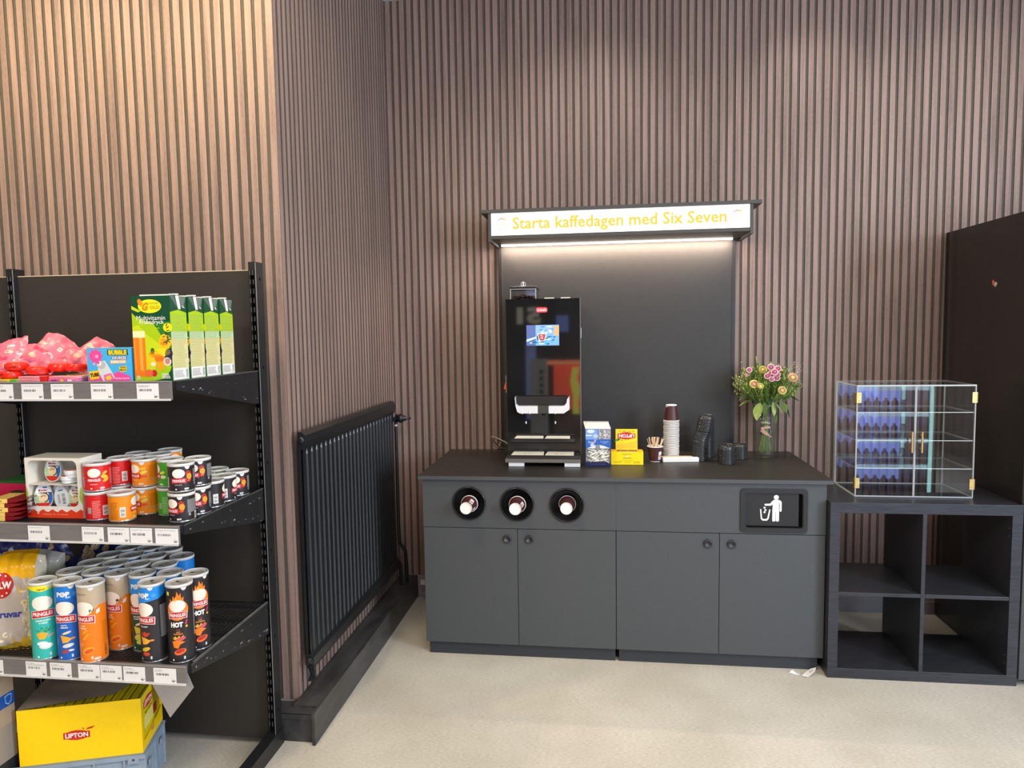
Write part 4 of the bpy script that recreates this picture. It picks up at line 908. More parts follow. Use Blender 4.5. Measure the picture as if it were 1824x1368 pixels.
def shelf(k):
    z = ST[k]; m = MB(); xa, xb = UX0+.004, UX1-.010
    if k == 1:
        m.box(xa, YF, z-.018, xb, UY-.002, z, M_STEEL)
    else:
        m.box(xa, YF, z-.022, xb, YF+.014, z, M_STEEL).box(xa, UY-.012, z-.022, xb, UY-.002, z, M_STEEL)
        n = 58
        for i in range(n+1):
            x = xa+(xb-xa)*i/n; m.box(x-.0011, YF+.010, z-.0035, x+.0011, UY-.006, z-.0012, M_STEEL)
        for i in range(40):
            y = YF+.020+i*.0116; m.box(xa, y-.0016, z-.0022, xb, y+.0016, z, M_STEEL)
        for i in range(4):
            y = YF+.09+i*.11; m.box(xa, y-.004, z-.012, xb, y+.004, z-.0036, M_STEEL)
    s = H_(m, 'shelf')
    for x in (xb+.0005, xa-.0035):
        h = .018; b = MB()
        b.prism([(YF+.005, z+.002), (UY-.001, z+.003), (UY-.001, z-.112), (UY-.03, z-.112), (YF+.005, z-.025)], x, x+.003, M_STEEL, 'x')
        if x > xb:
            rnd = random.Random(k)
            b.box(x+.003, YF+.005, z-.0008, x+.0034, UY-.001, z+.003, M_EDGE)
            if k == 3: b.box(x-.004, YF+.02, z+.0031, x+.003, UY-.001, z+.0036, mat('worn_flange', (.16, .16, .155), .35, noise=.4, nscale=30))
            for q in range(14 if k != 3 else 26):
                t = rnd.random(); y = YF+.02+t*.45; zz = z-.020-(.095*t)*rnd.choice([1, 1, .2, .9])+rnd.uniform(0, .01)
                b.box(x+.003, y, zz, x+.0033, y+rnd.uniform(.002, .014), zz+rnd.uniform(.001, .005), M_CHIP if rnd.random() > .4 else M_EDGE)
        o = b.build('bracket', s)
    r = MB().box(xa-.004, YF-.010, z-.052, xb-.006, YF-.0005, z+.002, M_RAILW).box(xa-.004, YF-.0145, z-.0535, xb-.006, YF-.0095, z-.048, M_CLIP).box(xa-.004, YF-.012, z-.0008, xb-.006, YF-.0095, z+.0028, mat('rail_lip', (.26, .24, .22), .3))
    ro = r.build('price_rail', s)
    ro['label'] = 'grey-brown price rail with clear lower lip'
    return s
for k in ST: shelf(k)
# price tags
def price_tag(k, x0, x1, lines, price, label):
    z = ST[k]; w_ = x1-x0; m = MB(); h = .044
    m.box(-w_/2, -.0006, -h/2, w_/2, 0, h/2, M_WHITE)
    A = Art()
    for i, t in enumerate(lines): A.text(t, -w_/2+.005+min(w_*.84, .0030*len(t))/2, h/2-.006-.004*i, min(w_*.84, .0030*len(t)), .0030, M_INK, 1)
    A.bars(-w_/2+.008, .000, w_/2*.35, .0065, M_INK, 1, len(label)); A.text(price, w_/2-.010, -h/2+.0062, .009, .0055, M_INK, 1, bold=.05); A.text('90', w_/2-.0035, -h/2+.0075, .004, .003, M_INK, 1)
    A.text('kr/st', w_/2-.011, -h/2+.0125, .005, .0015, M_INK, 1)
    put(m, A, front(0, -.0006, 0), off=.00015)
    o = m.build('price_tag'); o.location = ((x0+x1)/2, YF-.0108, z-.0265); o.rotation_euler = (0, 0, 0)
    tag(o, label, 'price tag', 'price tags on the %s shelf rail' % {1: 'top', 2: 'middle', 3: 'lower'}[k])
for x0, x1, l, p, lab in ((-.605, -.534, ['Hubba Bubba'], '29', 'white price tag cut by the left photo edge on the top shelf rail'), (-.507, -.438, ['Hubba Bubba Strawberry'], '29', 'white price tag second from the left on the top shelf rail'),
    (-.413, -.343, ['Hubba Bubba Original'], '29', 'white price tag in the middle of the top shelf rail below the pink gum'), (-.287, -.219, ['Bubble Squeeze'], '18', 'white price tag below the blue gum box on the top shelf rail'), (-.145, -.078, ['Multivitamin', 'Fruktdryck'], '38', 'white price tag below the juice carton on the top shelf rail')):
    price_tag(1, x0, x1, l, p, lab)
for x0, x1, l, p, lab in ((-.518, -.448, ['Kinder Creamy'], '22', 'white price tag below the chocolate egg box on the middle shelf rail'), (-.344, -.275, ['Pringles Original'], '22', 'white price tag below the small red cans on the middle shelf rail'),
    (-.262, -.194, ['Pringles Paprika'], '22', 'white price tag below the front orange can on the middle shelf rail'), (-.191, -.123, ['Pringles Sour Cream'], '22', 'white price tag second from the right on the middle shelf rail'), (-.113, -.042, ['Pringles Hot & Spicy'], '22', 'rightmost white price tag on the middle shelf rail')):
    price_tag(2, x0, x1, l, p, lab)
for x0, x1, l, p, lab in ((-.703, -.633, ['OLW Osteb'], '29', 'white price tag below the snack bag on the lower shelf rail'), (-.557, -.489, ['Pringles', 'Cream Cheese&Herbs'], '42', 'white price tag below the turquoise can on the lower shelf rail'),
    (-.477, -.407, ['Pringles', 'Salt & Vinegar'], '42', 'white price tag below the blue can on the lower shelf rail'), (-.385, -.315, ['Pringles', 'Sweet Paprika'], '42', 'white price tag below the orange can on the lower shelf rail'), (-.313, -.244, ['Pringles', 'Cream & Onion'], '42', 'white price tag third from the right on the lower shelf rail'),
    (-.239, -.170, ['Pringles', 'Hot & Spicy'], '42', 'white price tag below the blue-topped black can on the lower shelf rail'), (-.143, -.072, ['Pringles', 'Paprika'], '42', 'rightmost white price tag on the lower shelf rail')):
    price_tag(3, x0, x1, l, p, lab)

# ================================================================ snack cans
M_LIDC = mat('clear_lid', (.56, .55, .50), .25, noise=.1, nscale=30); M_LIDT = mat('can_foil_top', (.50, .46, .38), .35, .2, noise=.25, nscale=50); M_LIDR = mat('lid_rim', (.66, .65, .61), .3)
M_RIM = mat('can_tin_rim', (.7, .7, .7), .25, .8)
W_ = P('#f4efe4'); CR_ = P('#f3e6d2'); KK = P('#17130f')
def logo_block(A, cx, cz, w, outline=P('#fbf4ea')):
    # plain cream oval, arched red name panel
    A.ell(cx, cz+w*.52, w*.47, w*.36, CR_, 2, 24)
    q = []
    for t in range(9):
        u = -1+2*t/8; q.append((cx+u*w*.52, cz+w*.16-w*.05*u*u+.0))
    for t in range(9):
        u = 1-2*t/8; q.append((cx+u*w*.50, cz-w*.19-w*.05*u*u))
    A.poly([((x-cx)*1.06+cx, (z-cz)*1.12+cz) for x, z in q], outline, 3); A.poly(q, P('#c4161f'), 4)
    A.text('PRINGLES', cx, cz-.0015, w*.90, w*.20, P('#fdf6ee'), 5, bold=.02)
def chip(A, cx, cz, s, rot, mt, l=2):
    A.ell(cx, cz, s, s*.5, mt, l, 14, rot); A.ell(cx+s*.1, cz+s*.1, s*.65, s*.28, P('#f7c64a'), l+1, 12, rot)
def can_art(kind, h, small):
    A = Art(); R0 = .0365; per = 2*PI*R0
    def bk(u0, v0, u1, v1, bg, ink, n=12, bar=True):   # reverse side with small print and bar code
        A.lines(u0, v0+(v1-v0)*.35, u1, v1, n, ink, 1, 3, .35)
        if bar: A.rect(u1-.020, v0, u1-.002, v0+(v1-v0)*.33, W_, 1); A.bars(u1-.018, v0+.003, u1-.004, v0+(v1-v0)*.33-.003, KK, 2, 5)
    if small:
        if kind == 'red': bg = P('#cf1a1d')
        elif kind == 'orange': bg = P('#e8860c')
        elif kind == 'green': bg = P('#3f9a22')
        else: bg = P('#252022')
        logo_block(A, -.005, .0365, .038, P('#e9455a') if kind == 'black' else P('#cf1a1d'))
        if kind == 'red': chip(A, .025, .055, .0085, .5, P('#e9a227')); chip(A, .024, .043, .0115, -.3, P('#eeb12a')); chip(A, .027, .033, .010, .4, P('#e79a1e'))
        elif kind == 'orange': A.ell(.022, .057, .010, .004, P('#f6b52b'), 2); chip(A, .025, .046, .010, .3, P('#d9cf57')); A.ell(.023, .033, .011, .004, P('#e0502a'), 2)
        elif kind == 'green': chip(A, .021, .046, .009, .3, P('#cfd257')); A.ell(.023, .033, .010, .005, P('#cfe6b0'), 2)
        else:
            for q in ((.018, .058), (.023, .061), (.028, .057), (.026, .053), (.019, .054)): A.ell(q[0], q[1], .0032, .0032, P('#c02a1c'), 2, 8)
            A.ell(.025, .046, .0080, .0095, P('#ee9420'), 3, 14); A.poly([(.016, .036), (.020, .030), (.028, .031), (.031, .039), (.024, .036)], P('#e2401f'), 3)
        A.text({'red': 'ORIGINAL', 'orange': 'PAPRIKA', 'green': 'SOUR CREAM', 'black': 'HOT & SPICY'}[kind], -.006, .0225, .020, .0028, W_, 2)
        A.rect(-.015, .008, -.011, .012, W_); A.rect(.010, .008, .022, .0125, W_, 1); A.text('40g', .0165, .0102, .009, .003, KK, 2)
        bk(.040, .006, .085, .066, bg, P({'red': '#ef8f80', 'orange': '#9a5a10', 'green': '#2c6a1a', 'black': '#b9b9b9'}[kind]), 13)
        A.ell(.046, .022, .004, .005, P('#8f8f8f'), 2, 12)
        A.rect(-.055, .014, -.040, .044, W_); A.bars(-.053, .016, -.042, .042, KK, 2, 9, True)
        A.rect(-.098, .022, -.086, .040, P('#9aa08f')); A.lines(-.083, .008, -.060, .060, 11, P({'red': '#f09a8c', 'orange': '#8a4c0c', 'green': '#a9d890', 'black': '#9c9c9c'}[kind]), 1, 5, .35)
        return A, bg
    if kind == 'teal':
        bg = P('#2fb3a4'); A.poly([(-.045, .232), (.045, .232), (.045, .218), (.0, .209), (-.045, .218)], P('#efe01a')); A.rect(.045, .218, per-.045, .232, P('#efe01a')); A.text('NEW!', 0, .2155, .022, .0065, P('#b3531a'), 2, bold=.04)
        logo_block(A, 0, .143, .060); A.text('CREAM CHEESE', 0, .1215, .040, .0048, W_, 2, bold=.03); A.text('& HERBS', 0, .114, .022, .0045, W_, 2, bold=.03)
        rnd = random.Random(1)
        for k in range(50): A.ell(.004+rnd.gauss(0, .010), .092+rnd.gauss(0, .004), .0022, .001, P(rnd.choice(['#2f7d35', '#1f5c2a', '#5aa84a'])), 2, 6, rnd.uniform(0, 3))
        A.poly([(-.020, .082), (-.006, .087), (.012, .080), (.002, .066), (-.012, .064)], P('#e9a92a'), 3); A.ell(.018, .074, .009, .003, P('#d9a08a'), 3, 12, .5)
        A.ell(-.006, .052, .014, .006, P('#e9efe6'), 3); A.ell(.004, .043, .018, .009, P('#d6dcd4'), 3); A.ell(.004, .045, .014, .0055, W_, 4)
    elif kind in ('blue', 'greenpop', 'blackpop'):
        bg = P({'blue': '#0f5cb2', 'greenpop': '#1f4a33', 'blackpop': '#2a2729'}[kind])
        top = P('#1a86d8')
        if kind != 'blue': A.poly([(-per/2, .180), (-.035, .176), (.045, .192), (.075, .205), (per/2, .2), (per/2, .232), (-per/2, .232)], top)
        else: A.poly([(-per/2, .186), (-.03, .180), (.04, .196), (per/2, .19), (per/2, .232), (-per/2, .232)], P('#1377c9'))
        A.text('POP', -.002, .2035, .036, .0155, P('#e9eef2'), 2, bold=.05); A.ell(-.003, .2035, .0055, .006, P('#c9beb0'), 3, 12); A.text('PLAY', .012, .194, .012, .004, P('#f3f7fa'), 3, bold=.03)
        for a in range(8): A.ell(.028+.0035*math.cos(a*PI/4), .203+.0035*math.sin(a*PI/4), .0009, .0009, P('#9fd4f4'), 2, 6)
        logo_block(A, -.002, .131, .058)
        t = {'blue': ('SALT &', 'VINEGAR'), 'greenpop': ('SOUR CREAM', '& ONION'), 'blackpop': ('HOT & SPICY', None)}[kind]
        A.text(t[0], -.004, .110, .016 if kind == 'blue' else .026, .0045, W_, 2, bold=.03)
        if t[1]: A.text(t[1], -.004, .103, .022, .0045, W_, 2, bold=.03)
        A.ell(.002, .087, .013, .0035, P('#e8cf9a') if kind != 'blackpop' else P('#b93a24'), 2, 12, .3)
        A.poly([(-.016, .080), (.0, .076), (.016, .068), (.004, .058), (-.010, .056)], P('#eda52a' if kind != 'greenpop' else '#d8bc34'), 3); A.ell(.018, .069, .007, .003, P('#d88a30'), 3, 10)
        if kind == 'blue': A.ell(.004, .048, .016, .006, P('#cfd2cc'), 3, 14, .2); A.ell(-.004, .030, .011, .005, P('#b53a2c'), 3, 12, .3); A.ell(.012, .033, .008, .003, P('#e3dcd2'), 3, 10)
        elif kind == 'greenpop': A.ell(.0, .046, .016, .010, P('#cfc64a'), 3, 14, .2); A.ell(.002, .030, .012, .007, P('#d9ce52'), 3, 12)
        else:
            for q in ((-.010, .088), (-.002, .091), (.006, .086), (.0, .083)): A.ell(q[0], q[1], .004, .004, P('#cf3a22'), 4, 8)
            A.ell(-.001, .042, .014, .006, P('#d9b62c'), 4, 12, .3); A.ell(.0, .028, .011, .006, P('#cf4028'), 4, 12)
        bk(.044, .02, .092, .17, bg, P('#c4c4c4') if kind != 'blue' else P('#8fb9e8'), 26)
    elif kind == 'beige':
        bg = P('#ea7a12'); A.poly([(-per/2, .140), (-.03, .142), (.012, .150), (.040, .172), (per/2, .165), (per/2, .232), (-per/2, .232)], P('#b7a488')); A.text('BETTER BUTTER', -.010, .208, .032, .004, P('#3c2f22'), 2)
        logo_block(A, -.004, .135, .058); A.poly([(.014, .150), (.024, .156), (.026, .164), (.012, .162)], P('#2c5a34'), 2); A.poly([(.030, .146), (.040, .150), (.042, .163), (.032, .158)], P('#dfe3e6'), 3)
        A.text('SWEET', -.006, .113, .014, .0045, P('#fbe4c4'), 2, bold=.03); A.text('PAPRIKA', -.006, .106, .020, .0045, P('#fbe4c4'), 2, bold=.03)
        for k in range(5): A.ring(-.004+.006*(k % 3), .072+.010*k*.6, .003, .0055, P('#f6b32a'), 2, .3, 3.4, 7)
        A.poly([(-.02, .064), (-.006, .058), (-.02, .046)], P('#f09a4a'), 3); A.ell(.004, .038, .018, .010, P('#f2a62e'), 3, 14, .4); A.ell(.006, .037, .014, .006, P('#e0551f'), 4, 12, .4)
        bk(.046, .02, .090, .12, bg, P('#b65c0e'), 18); A.rect(.020, .009, .036, .015, W_, 1); A.text('175g', .028, .012, .013, .004, KK, 2)
    else:      # hot
        bg = P('#242022'); fl = P('#ee7a16')
        A.ell(0, .161, .031, .031, fl, 1, 26)
        A.poly([(-.022, .172), (-.019, .196), (-.013, .187), (-.010, .205), (-.003, .192), (.001, .217), (.007, .203), (.011, .212), (.013, .194), (.019, .200), (.018, .186), (.025, .172)], fl, 1)
        A.poly([(-.006, .186), (-.003, .203), (.001, .190)], P('#ffb13a'), 2)
        logo_block(A, 0, .1475, .050); A.text('HOT', -.003, .1175, .034, .0155, P('#faf4ec'), 3, bold=.06); A.poly([(.019, .118), (.024, .130), (.0275, .129), (.0235, .115)], P('#d9265a'), 3); A.ell(.0235, .110, .0035, .0035, P('#f2b21c'), 3, 10)
        for k in range(3): A.ell(-.004+.004*k, .1015, .0008, .003, P('#d33a1c'), 2, 6, -.3)
        A.text('HOT', 0, .0950, .010, .003, P('#f0e0c8'), 2); A.text('PAPRIKA', 0, .0895, .026, .005, P('#ef8a1a'), 2, bold=.03)
        A.poly([(-.016, .078), (-.008, .084), (-.004, .078), (.002, .085), (.006, .079), (.014, .085), (.014, .074), (-.012, .072)], P('#d9a92a'), 2); A.ell(.006, .074, .014, .006, P('#c9525a'), 3, 12, .3)
        A.poly([(-.018, .068), (-.004, .071), (.018, .064), (.004, .058), (-.002, .046), (-.014, .050)], P('#ee7c1e'), 4); A.ell(.003, .036, .017, .009, P('#ef7028'), 4, 16, .25); A.ell(.003, .038, .013, .0055, P('#b8262a'), 5, 14, .25)
        A.rect(-.032, .205, -.023, .216, P('#efe01a'), 1); bk(.050, .02, .090, .17, bg, P('#bdbdbd'), 24)
    A.rect(-.020, .009, -.015, .014, W_); A.rect(.012, .012, .017, .021, P('#c9cdd0')); A.bars(.050, .012, .058, .05, KK, 1, 3, True)
    return A, bg
CANLIB = {}
def can(kind, small, x, y, z, ang, label, group, tint=None):
    """ang: direction of the artwork relative to the line of sight (radians, + = turned to the right)"""
    r = .0365; h = .0805 if small else .2315; key = (kind, small)
    face = math.atan2(CAM.x-x, -(CAM.y-y))+ang
    if key not in CANLIB:
        A, bg = can_art(kind, h, small); m = MB()
        m.lathe([(.0335, .0035), (.0345, .0003), (.0360, 0), (.0368, .0012), (.0368, .0035), (r, .0045)], M_RIM, 48, cap=False); m.lathe([(.0002, .0035), (.0335, .0035)], M_RIM, 24, cap=False)
        m.lathe([(r, .0045), (r, h)], bg, 64, cap=False); put(m, A, cyl(r), su=.005, off=.00012)
        root = newobj('snack_can', None); root.empty_display_size = .02
        m.build('can_body', root, fixn=False)
        l = MB(); l.lathe([(r, h-.004), (.0378, h-.004), (.0380, h+.001), (.0375, h+.0042), (.0362, h+.0045), (.0355, h+.0022)], M_LIDR, 48, cap=False)
        l.lathe([(.0355, h+.0022), (.030, h+.0005), (.0002, h+.0005)], M_LIDC if not small else M_LIDC, 36, cap=False)
        l.ring = None
        l.tube([(.0265*math.cos(a*PI/18), .0265*math.sin(a*PI/18), h+.0008) for a in range(36)], .0007, M_LIDR, 5, closed=True)
        A2 = Art().ell(0, 0, .0255, .0255, M_LIDT, 1, 28).ell(-.006, .008, .007, .010, P('#8a857c'), 2, 14, .5).ell(-.006, .008, .004, .007, P('#4a453d'), 3, 12, .5)
        rnd = random.Random(3)
        for k in range(12): A2.ell(rnd.gauss(0, .009), rnd.gauss(0, .009), .006, .0012, P(rnd.choice(['#5e5648', '#b5ad9c', '#d6d0c2'])), 3, 7, rnd.uniform(0, 3))
        put(l, A2, lambda u, v, hh: (u, v, h+.0006+hh), off=.00015)
        if not small or kind in ('orange', 'black'):
            l.prism([(-.007, 0), (.007, 0), (.0045, -.008), (0, -.011), (-.0045, -.008)], 0, 0, M_LIDR, 'y') if False else None
            A3 = Art().poly([(-.009, .001), (.009, .001), (.0065, -.006), (.003, -.0105), (-.003, -.0105), (-.0065, -.006)], M_LIDR)
            put(l, A3, lambda u, v, hh: ((r+.0012)*math.sin(.55+u/r), -(r+.0012)*math.cos(.55+u/r), h-.002+v), su=.004)
        lo = l.build('can_lid', root, fixn=False)
        CANLIB[key] = root; o = root
    else: o = dup(CANLIB[key], (0, 0, 0))
    o.location = (x, y, z); o.rotation_euler = (0, 0, face)
    tag(o, label, 'snack can', group); return o
Z3 = ST[3]+.0005
TC = 'tall snack cans on the lower shelf'
D = math.radians
for kd, x, y, a, lab in (
    ('teal', -.513, -1.950, -8, 'turquoise tall can with a yellow band, leftmost of the front row'), ('blue', -.431, -1.947, -22, 'bright blue tall can between the turquoise and orange cans in front'),
    ('beige', -.353, -1.952, -33, 'orange and beige tall can, third in the front row'), ('blackpop', -.170, -1.932, -40, 'black tall can with a blue top at the front of the lower shelf'),
    ('hot', -.085, -1.928, -14, 'black tall can with flame print at the front right corner of the lower shelf'),
    ('teal', -.489, -1.868, 20, 'turquoise tall can directly behind the front turquoise can'), ('blue', -.405, -1.865, 30, 'blue tall can in the second row behind the front blue can'),
    ('beige', -.326, -1.868, -36, 'orange and beige tall can standing behind the front orange can'), ('greenpop', -.246, -1.866, -30, 'dark green tall can with a blue top behind the blue-topped black can'),
    ('blackpop', -.163, -1.852, 40, 'blue-topped tall can in the second row left of the rear flame can'), ('hot', -.084, -1.846, 12, 'black tall can with flame print behind the front right one'),
    ('teal', -.481, -1.788, 60, 'turquoise tall can in the third row'), ('blue', -.398, -1.785, 60, 'blue tall can in the third row'), ('beige', -.318, -1.788, 60, 'beige-topped tall can in the third row'), ('blackpop', -.229, -1.783, 80, 'blue-topped black tall can, rightmost of the third row'),
    ('teal', -.478, -1.709, 60, 'turquoise tall can in the fourth row'), ('blue', -.398, -1.706, 60, 'blue tall can in the fourth row'), ('beige', -.317, -1.708, 60, 'beige-topped tall can in the fourth row'), ('blue', -.222, -1.700, -60, 'blue tall can, rightmost of the fourth row'),
    ('teal', -.469, -1.629, 60, 'turquoise tall can in the rearmost row'), ('blue', -.390, -1.626, 60, 'blue tall can in the rearmost row'), ('beige', -.310, -1.628, 60, 'beige-topped tall can in the rearmost row')):
    can(kd, False, x, y, Z3, D(a), lab, TC)
Z2a = ST[2]+.0005; Z2b = Z2a+.0855
SCG = 'small snack cans on the middle shelf'
for kd, x, y, up, a, lab in (
    ('red', -.352, -1.905, 0, 100, 'small red can at the bottom of the front red pair, label turned away'), ('red', -.357, -1.898, 1, -8, 'small red can on top of the front red pair, front label showing'),
    ('orange', -.269, -1.915, 0, 75, 'small orange can standing alone in front, back label and bar code showing'), ('orange', -.249, -1.835, 0, -45, 'small orange can at the bottom of the orange stack'), ('orange', -.251, -1.828, 1, -45, 'small orange can on top of the front orange stack'),
    ('red', -.344, -1.826, 0, 100, 'small red can at the bottom of the second red stack'), ('red', -.340, -1.818, 1, 90, 'small red can on top of the second red stack, back label showing'),
    ('red', -.340, -1.744, 0, 90, 'small red can at the bottom of the third red stack'), ('red', -.337, -1.738, 1, 90, 'small red can on top of the third red stack'),
    ('green', -.163, -1.838, 0, 90, 'small green can at the bottom of the front green stack'), ('green', -.163, -1.830, 1, -75, 'small green can on top of the front green stack'),
    ('black', -.083, -1.905, 0, -40, 'small black can at the bottom of the front right black stack'), ('black', -.090, -1.890, 1, -5, 'small black can on top of the front right black stack'),
    ('black', -.083, -1.822, 0, -8, 'small black can at the bottom of the second black stack'), ('black', -.086, -1.808, 1, -22, 'small black can on top of the second black stack'),
    ('black', -.084, -1.742, 0, 90, 'small black can third from the front along the shelf end, back label showing'), ('black', -.086, -1.664, 0, 75, 'small black can second from the rear along the shelf end'), ('black', -.084, -1.585, 0, -8, 'small black can rearmost along the shelf end'),
    ('orange', -.255, -1.755, 0, 20, 'small orange can at the bottom of the second orange stack'), ('orange', -.258, -1.748, 1, 20, 'small orange can on top of the second orange stack'),
    ('orange', -.272, -1.675, 0, 20, 'small orange can at the bottom of the rear orange stack'), ('orange', -.272, -1.668, 1, 30, 'small orange can on top of the rear orange stack'),
    ('green', -.168, -1.652, 0, 90, 'small green can behind the black cans, nearer of two'), ('green', -.172, -1.560, 0, 90, 'small green can behind the black cans, farther of two')):
    can(kd, True, x+.006, y, Z2b if up else Z2a, D(a), lab, SCG)
# ================================================================ top shelf: juice cartons, gum
Z1 = ST[1]+.0005
GD = P('#0f4a2e'); LIME = P('#a9c90e'); YG = P('#c7d81a'); TAN = P('#dccd94')
def carton():
    root = newobj('juice_carton', None); w_, d_, h = .059, .0395, .2425
    m = MB().box(-w_, -d_, 0, w_, d_, h, GD)
    m.add([(-w_, -.002, h), (w_, -.002, h), (w_, .0, h+.006), (-w_, .0, h+.006)], [(0, 1, 2, 3)], P('#d9ddd8')); m.box(-w_+.004, -.003, h, w_-.004, .003, h+.002, P('#2b3a33'))
    A = Art(); X = w_-.0005
    A.poly([(-X, .0), (X, .0), (X, .035), (.045, .06), (X, .12), (X, .135), (.02, .160), (-.045, .182), (-X, .195)], LIME, 1)
    A.poly([(-X, .205), (-X, .215), (-.030, .200), (-.038, .196)], YG, 1); A.poly([(-X, .155), (-.040, .160), (-.01, .128), (.03, .1), (.0, .02), (-X, .02)], YG, 2)
    A.poly([(.005, .165), (X, .170), (X, .09), (.045, .10), (.02, .145)], P('#2c7a26'), 2)
    A.ell(-.002, .213, .036, .0195, P('#efe71c'), 3, 26); A.text('GLOCKEN', .012, .2215, .026, .0062, P('#9a8c2a'), 4, bold=.02); A.text('G', -.015, .212, .021, .024, P('#d98a10'), 4, bold=.06, shear=.3); A.text('OLD', .014, .2095, .030, .0105, P('#c9a012'), 4, bold=.05)
    A.ell(-.031, .224, .007, .011, P('#e9901a'), 4, 12, .5)
    A.text('Multivitamin', 0, .180, .088, .0125, W_, 4); A.text('Fruktdryck', .002, .1665, .075, .015, W_, 4, bold=.008)
    A.text('50% Frukthalt', .004, .151, .044, .0042, YG, 4); A.text('9 Vitaminer', .006, .144, .030, .0042, YG, 4); A.text('12 Frukter', .006, .138, .030, .0042, YG, 4)
    A.rect(-X, .012, -.021, .142, P('#ee7d14'), 4); A.rect(-X, .124, -.021, .143, P('#f5efae'), 5); A.rect(-.040, .03, -.030, .124, P('#f3a93c'), 5); A.rect(-.0555, .03, -.052, .12, P('#f19a2c'), 5)
    for cx, cz, rx, rz, c in ((.050, .152, .014, .013, '#f0e018'), (.040, .112, .020, .022, '#f1c21a'), (.036, .110, .012, .010, '#e2761a'), (.03, .082, .026, .012, '#f2d81c'), (.006, .076, .018, .010, '#ee8a1a'), (.020, .064, .014, .012, '#ee6f14'), (-.008, .058, .013, .017, '#f2c516'), (.050, .078, .012, .014, '#2a2340'), (.046, .066, .010, .010, '#34294c'), (.044, .055, .0125, .0125, '#e9dccb'), (.044, .055, .008, .008, '#c25a44'), (.022, .044, .014, .013, '#f0a416'), (-.014, .022, .013, .011, '#e86a3c'), (.002, .022, .009, .010, '#c9202c'), (.0, .048, .008, .006, '#e3ead0'), (.0, .0855, .006, .009, '#2f6e22')):
        A.ell(cx, cz, rx, rz, P(c), 6, 14)
    rnd = random.Random(8)
    for k in range(16): A.ell(.048+rnd.gauss(0, .005), .122+rnd.gauss(0, .012), .006, .0016, P(rnd.choice(['#2a3a28', '#1c2a3a', '#4a5a34'])), 7, 7, rnd.uniform(0, 3))
    A.poly([(.0, .0), (.03, .006), (.052, .028), (X, .045), (X, 0)], GD, 7); A.poly([(-.012, .001), (.012, .004), (.04, .020), (.052, .036), (.035, .026), (.008, .014)], P('#9ccf2a'), 8)
    A.text('2l.', -.046, .010, .013, .010, W_, 8, bold=.02); A.lines(.025, .006, .052, .022, 4, W_, 8)
    put(m, A, front(0, -d_, 0), off=.00009)
    B = Art(); Y = d_-.0005
    B.rect(-Y, 0, Y, .195, P('#b9c98a')); B.poly([(-Y, .130), (Y, .128), (Y, .195), (0, .203), (-Y, .196)], LIME, 2); B.rect(-Y, .03, Y, .122, TAN, 2); B.rect(-Y, .118, Y, .14, P('#b9cfa4'), 3); B.rect(-Y, 0, Y, .035, P('#a9c7a4'), 3)
    B.lines(-Y+.003, .036, Y-.003, .19, 34, P('#9bab5c'), 4, 4, .3); B.rect(-Y+.003, .002, Y-.003, .034, W_, 5); B.bars(Y-.016, .006, Y-.005, .031, KK, 6, 4, True); B.lines(-Y+.006, .008, Y-.022, .030, 6, P('#9a9a9a'), 6)
    B.poly([(-Y, .205), (-Y, .2425), (Y, .2425), (Y, .205), (.02, .21), (-.02, .21)], GD, 5); B.poly([(-Y, .2425), (-.018, .2425), (-.002, .207)], P('#5c6a60'), 6); B.poly([(.0, .2425), (Y, .2425), (.028, .215), (.01, .21)], P('#6a776c'), 6)
    B.poly([(-.012, .2425), (.004, .2425), (.012, .205), (.0, .205)], W_, 7); B.text('2L.', .026, .212, .013, .006, W_, 8, bold=.03)
    put(m, B, side(w_, 0, 0), off=.00009)
    m.box(-.03, -.0045, h+.002, w_-.002, .0045, h+.0050, W_)
    m.build('carton_body', root, fixn=False)
    MB().box(w_-.022, -.0075, h+.004, w_+.001, .0045, h+.0068, W_).build('folded_flap', root)
    return root
cr = carton()
for i, (y, lab) in enumerate(((-1.9095, 'green fruit drink carton at the front of the row of four'), (-1.8245, 'green fruit drink carton second from the front of the row'), (-1.7395, 'green fruit drink carton third from the front of the row'), (-1.6545, 'green fruit drink carton at the back of the row of four'))):
    o = cr if i == 0 else dup(cr, (0, 0, 0)); o.location = (-.1135+.0008*i, y, Z1); o.rotation_euler = (0, 0, (0, .02, -.015, .01)[i]); tag(o, lab, 'juice carton', 'fruit drink cartons on the top shelf')
SKY = P('#4ab2e2'); PINK = P('#ee4f9c'); RD = P('#e0261a', .22)
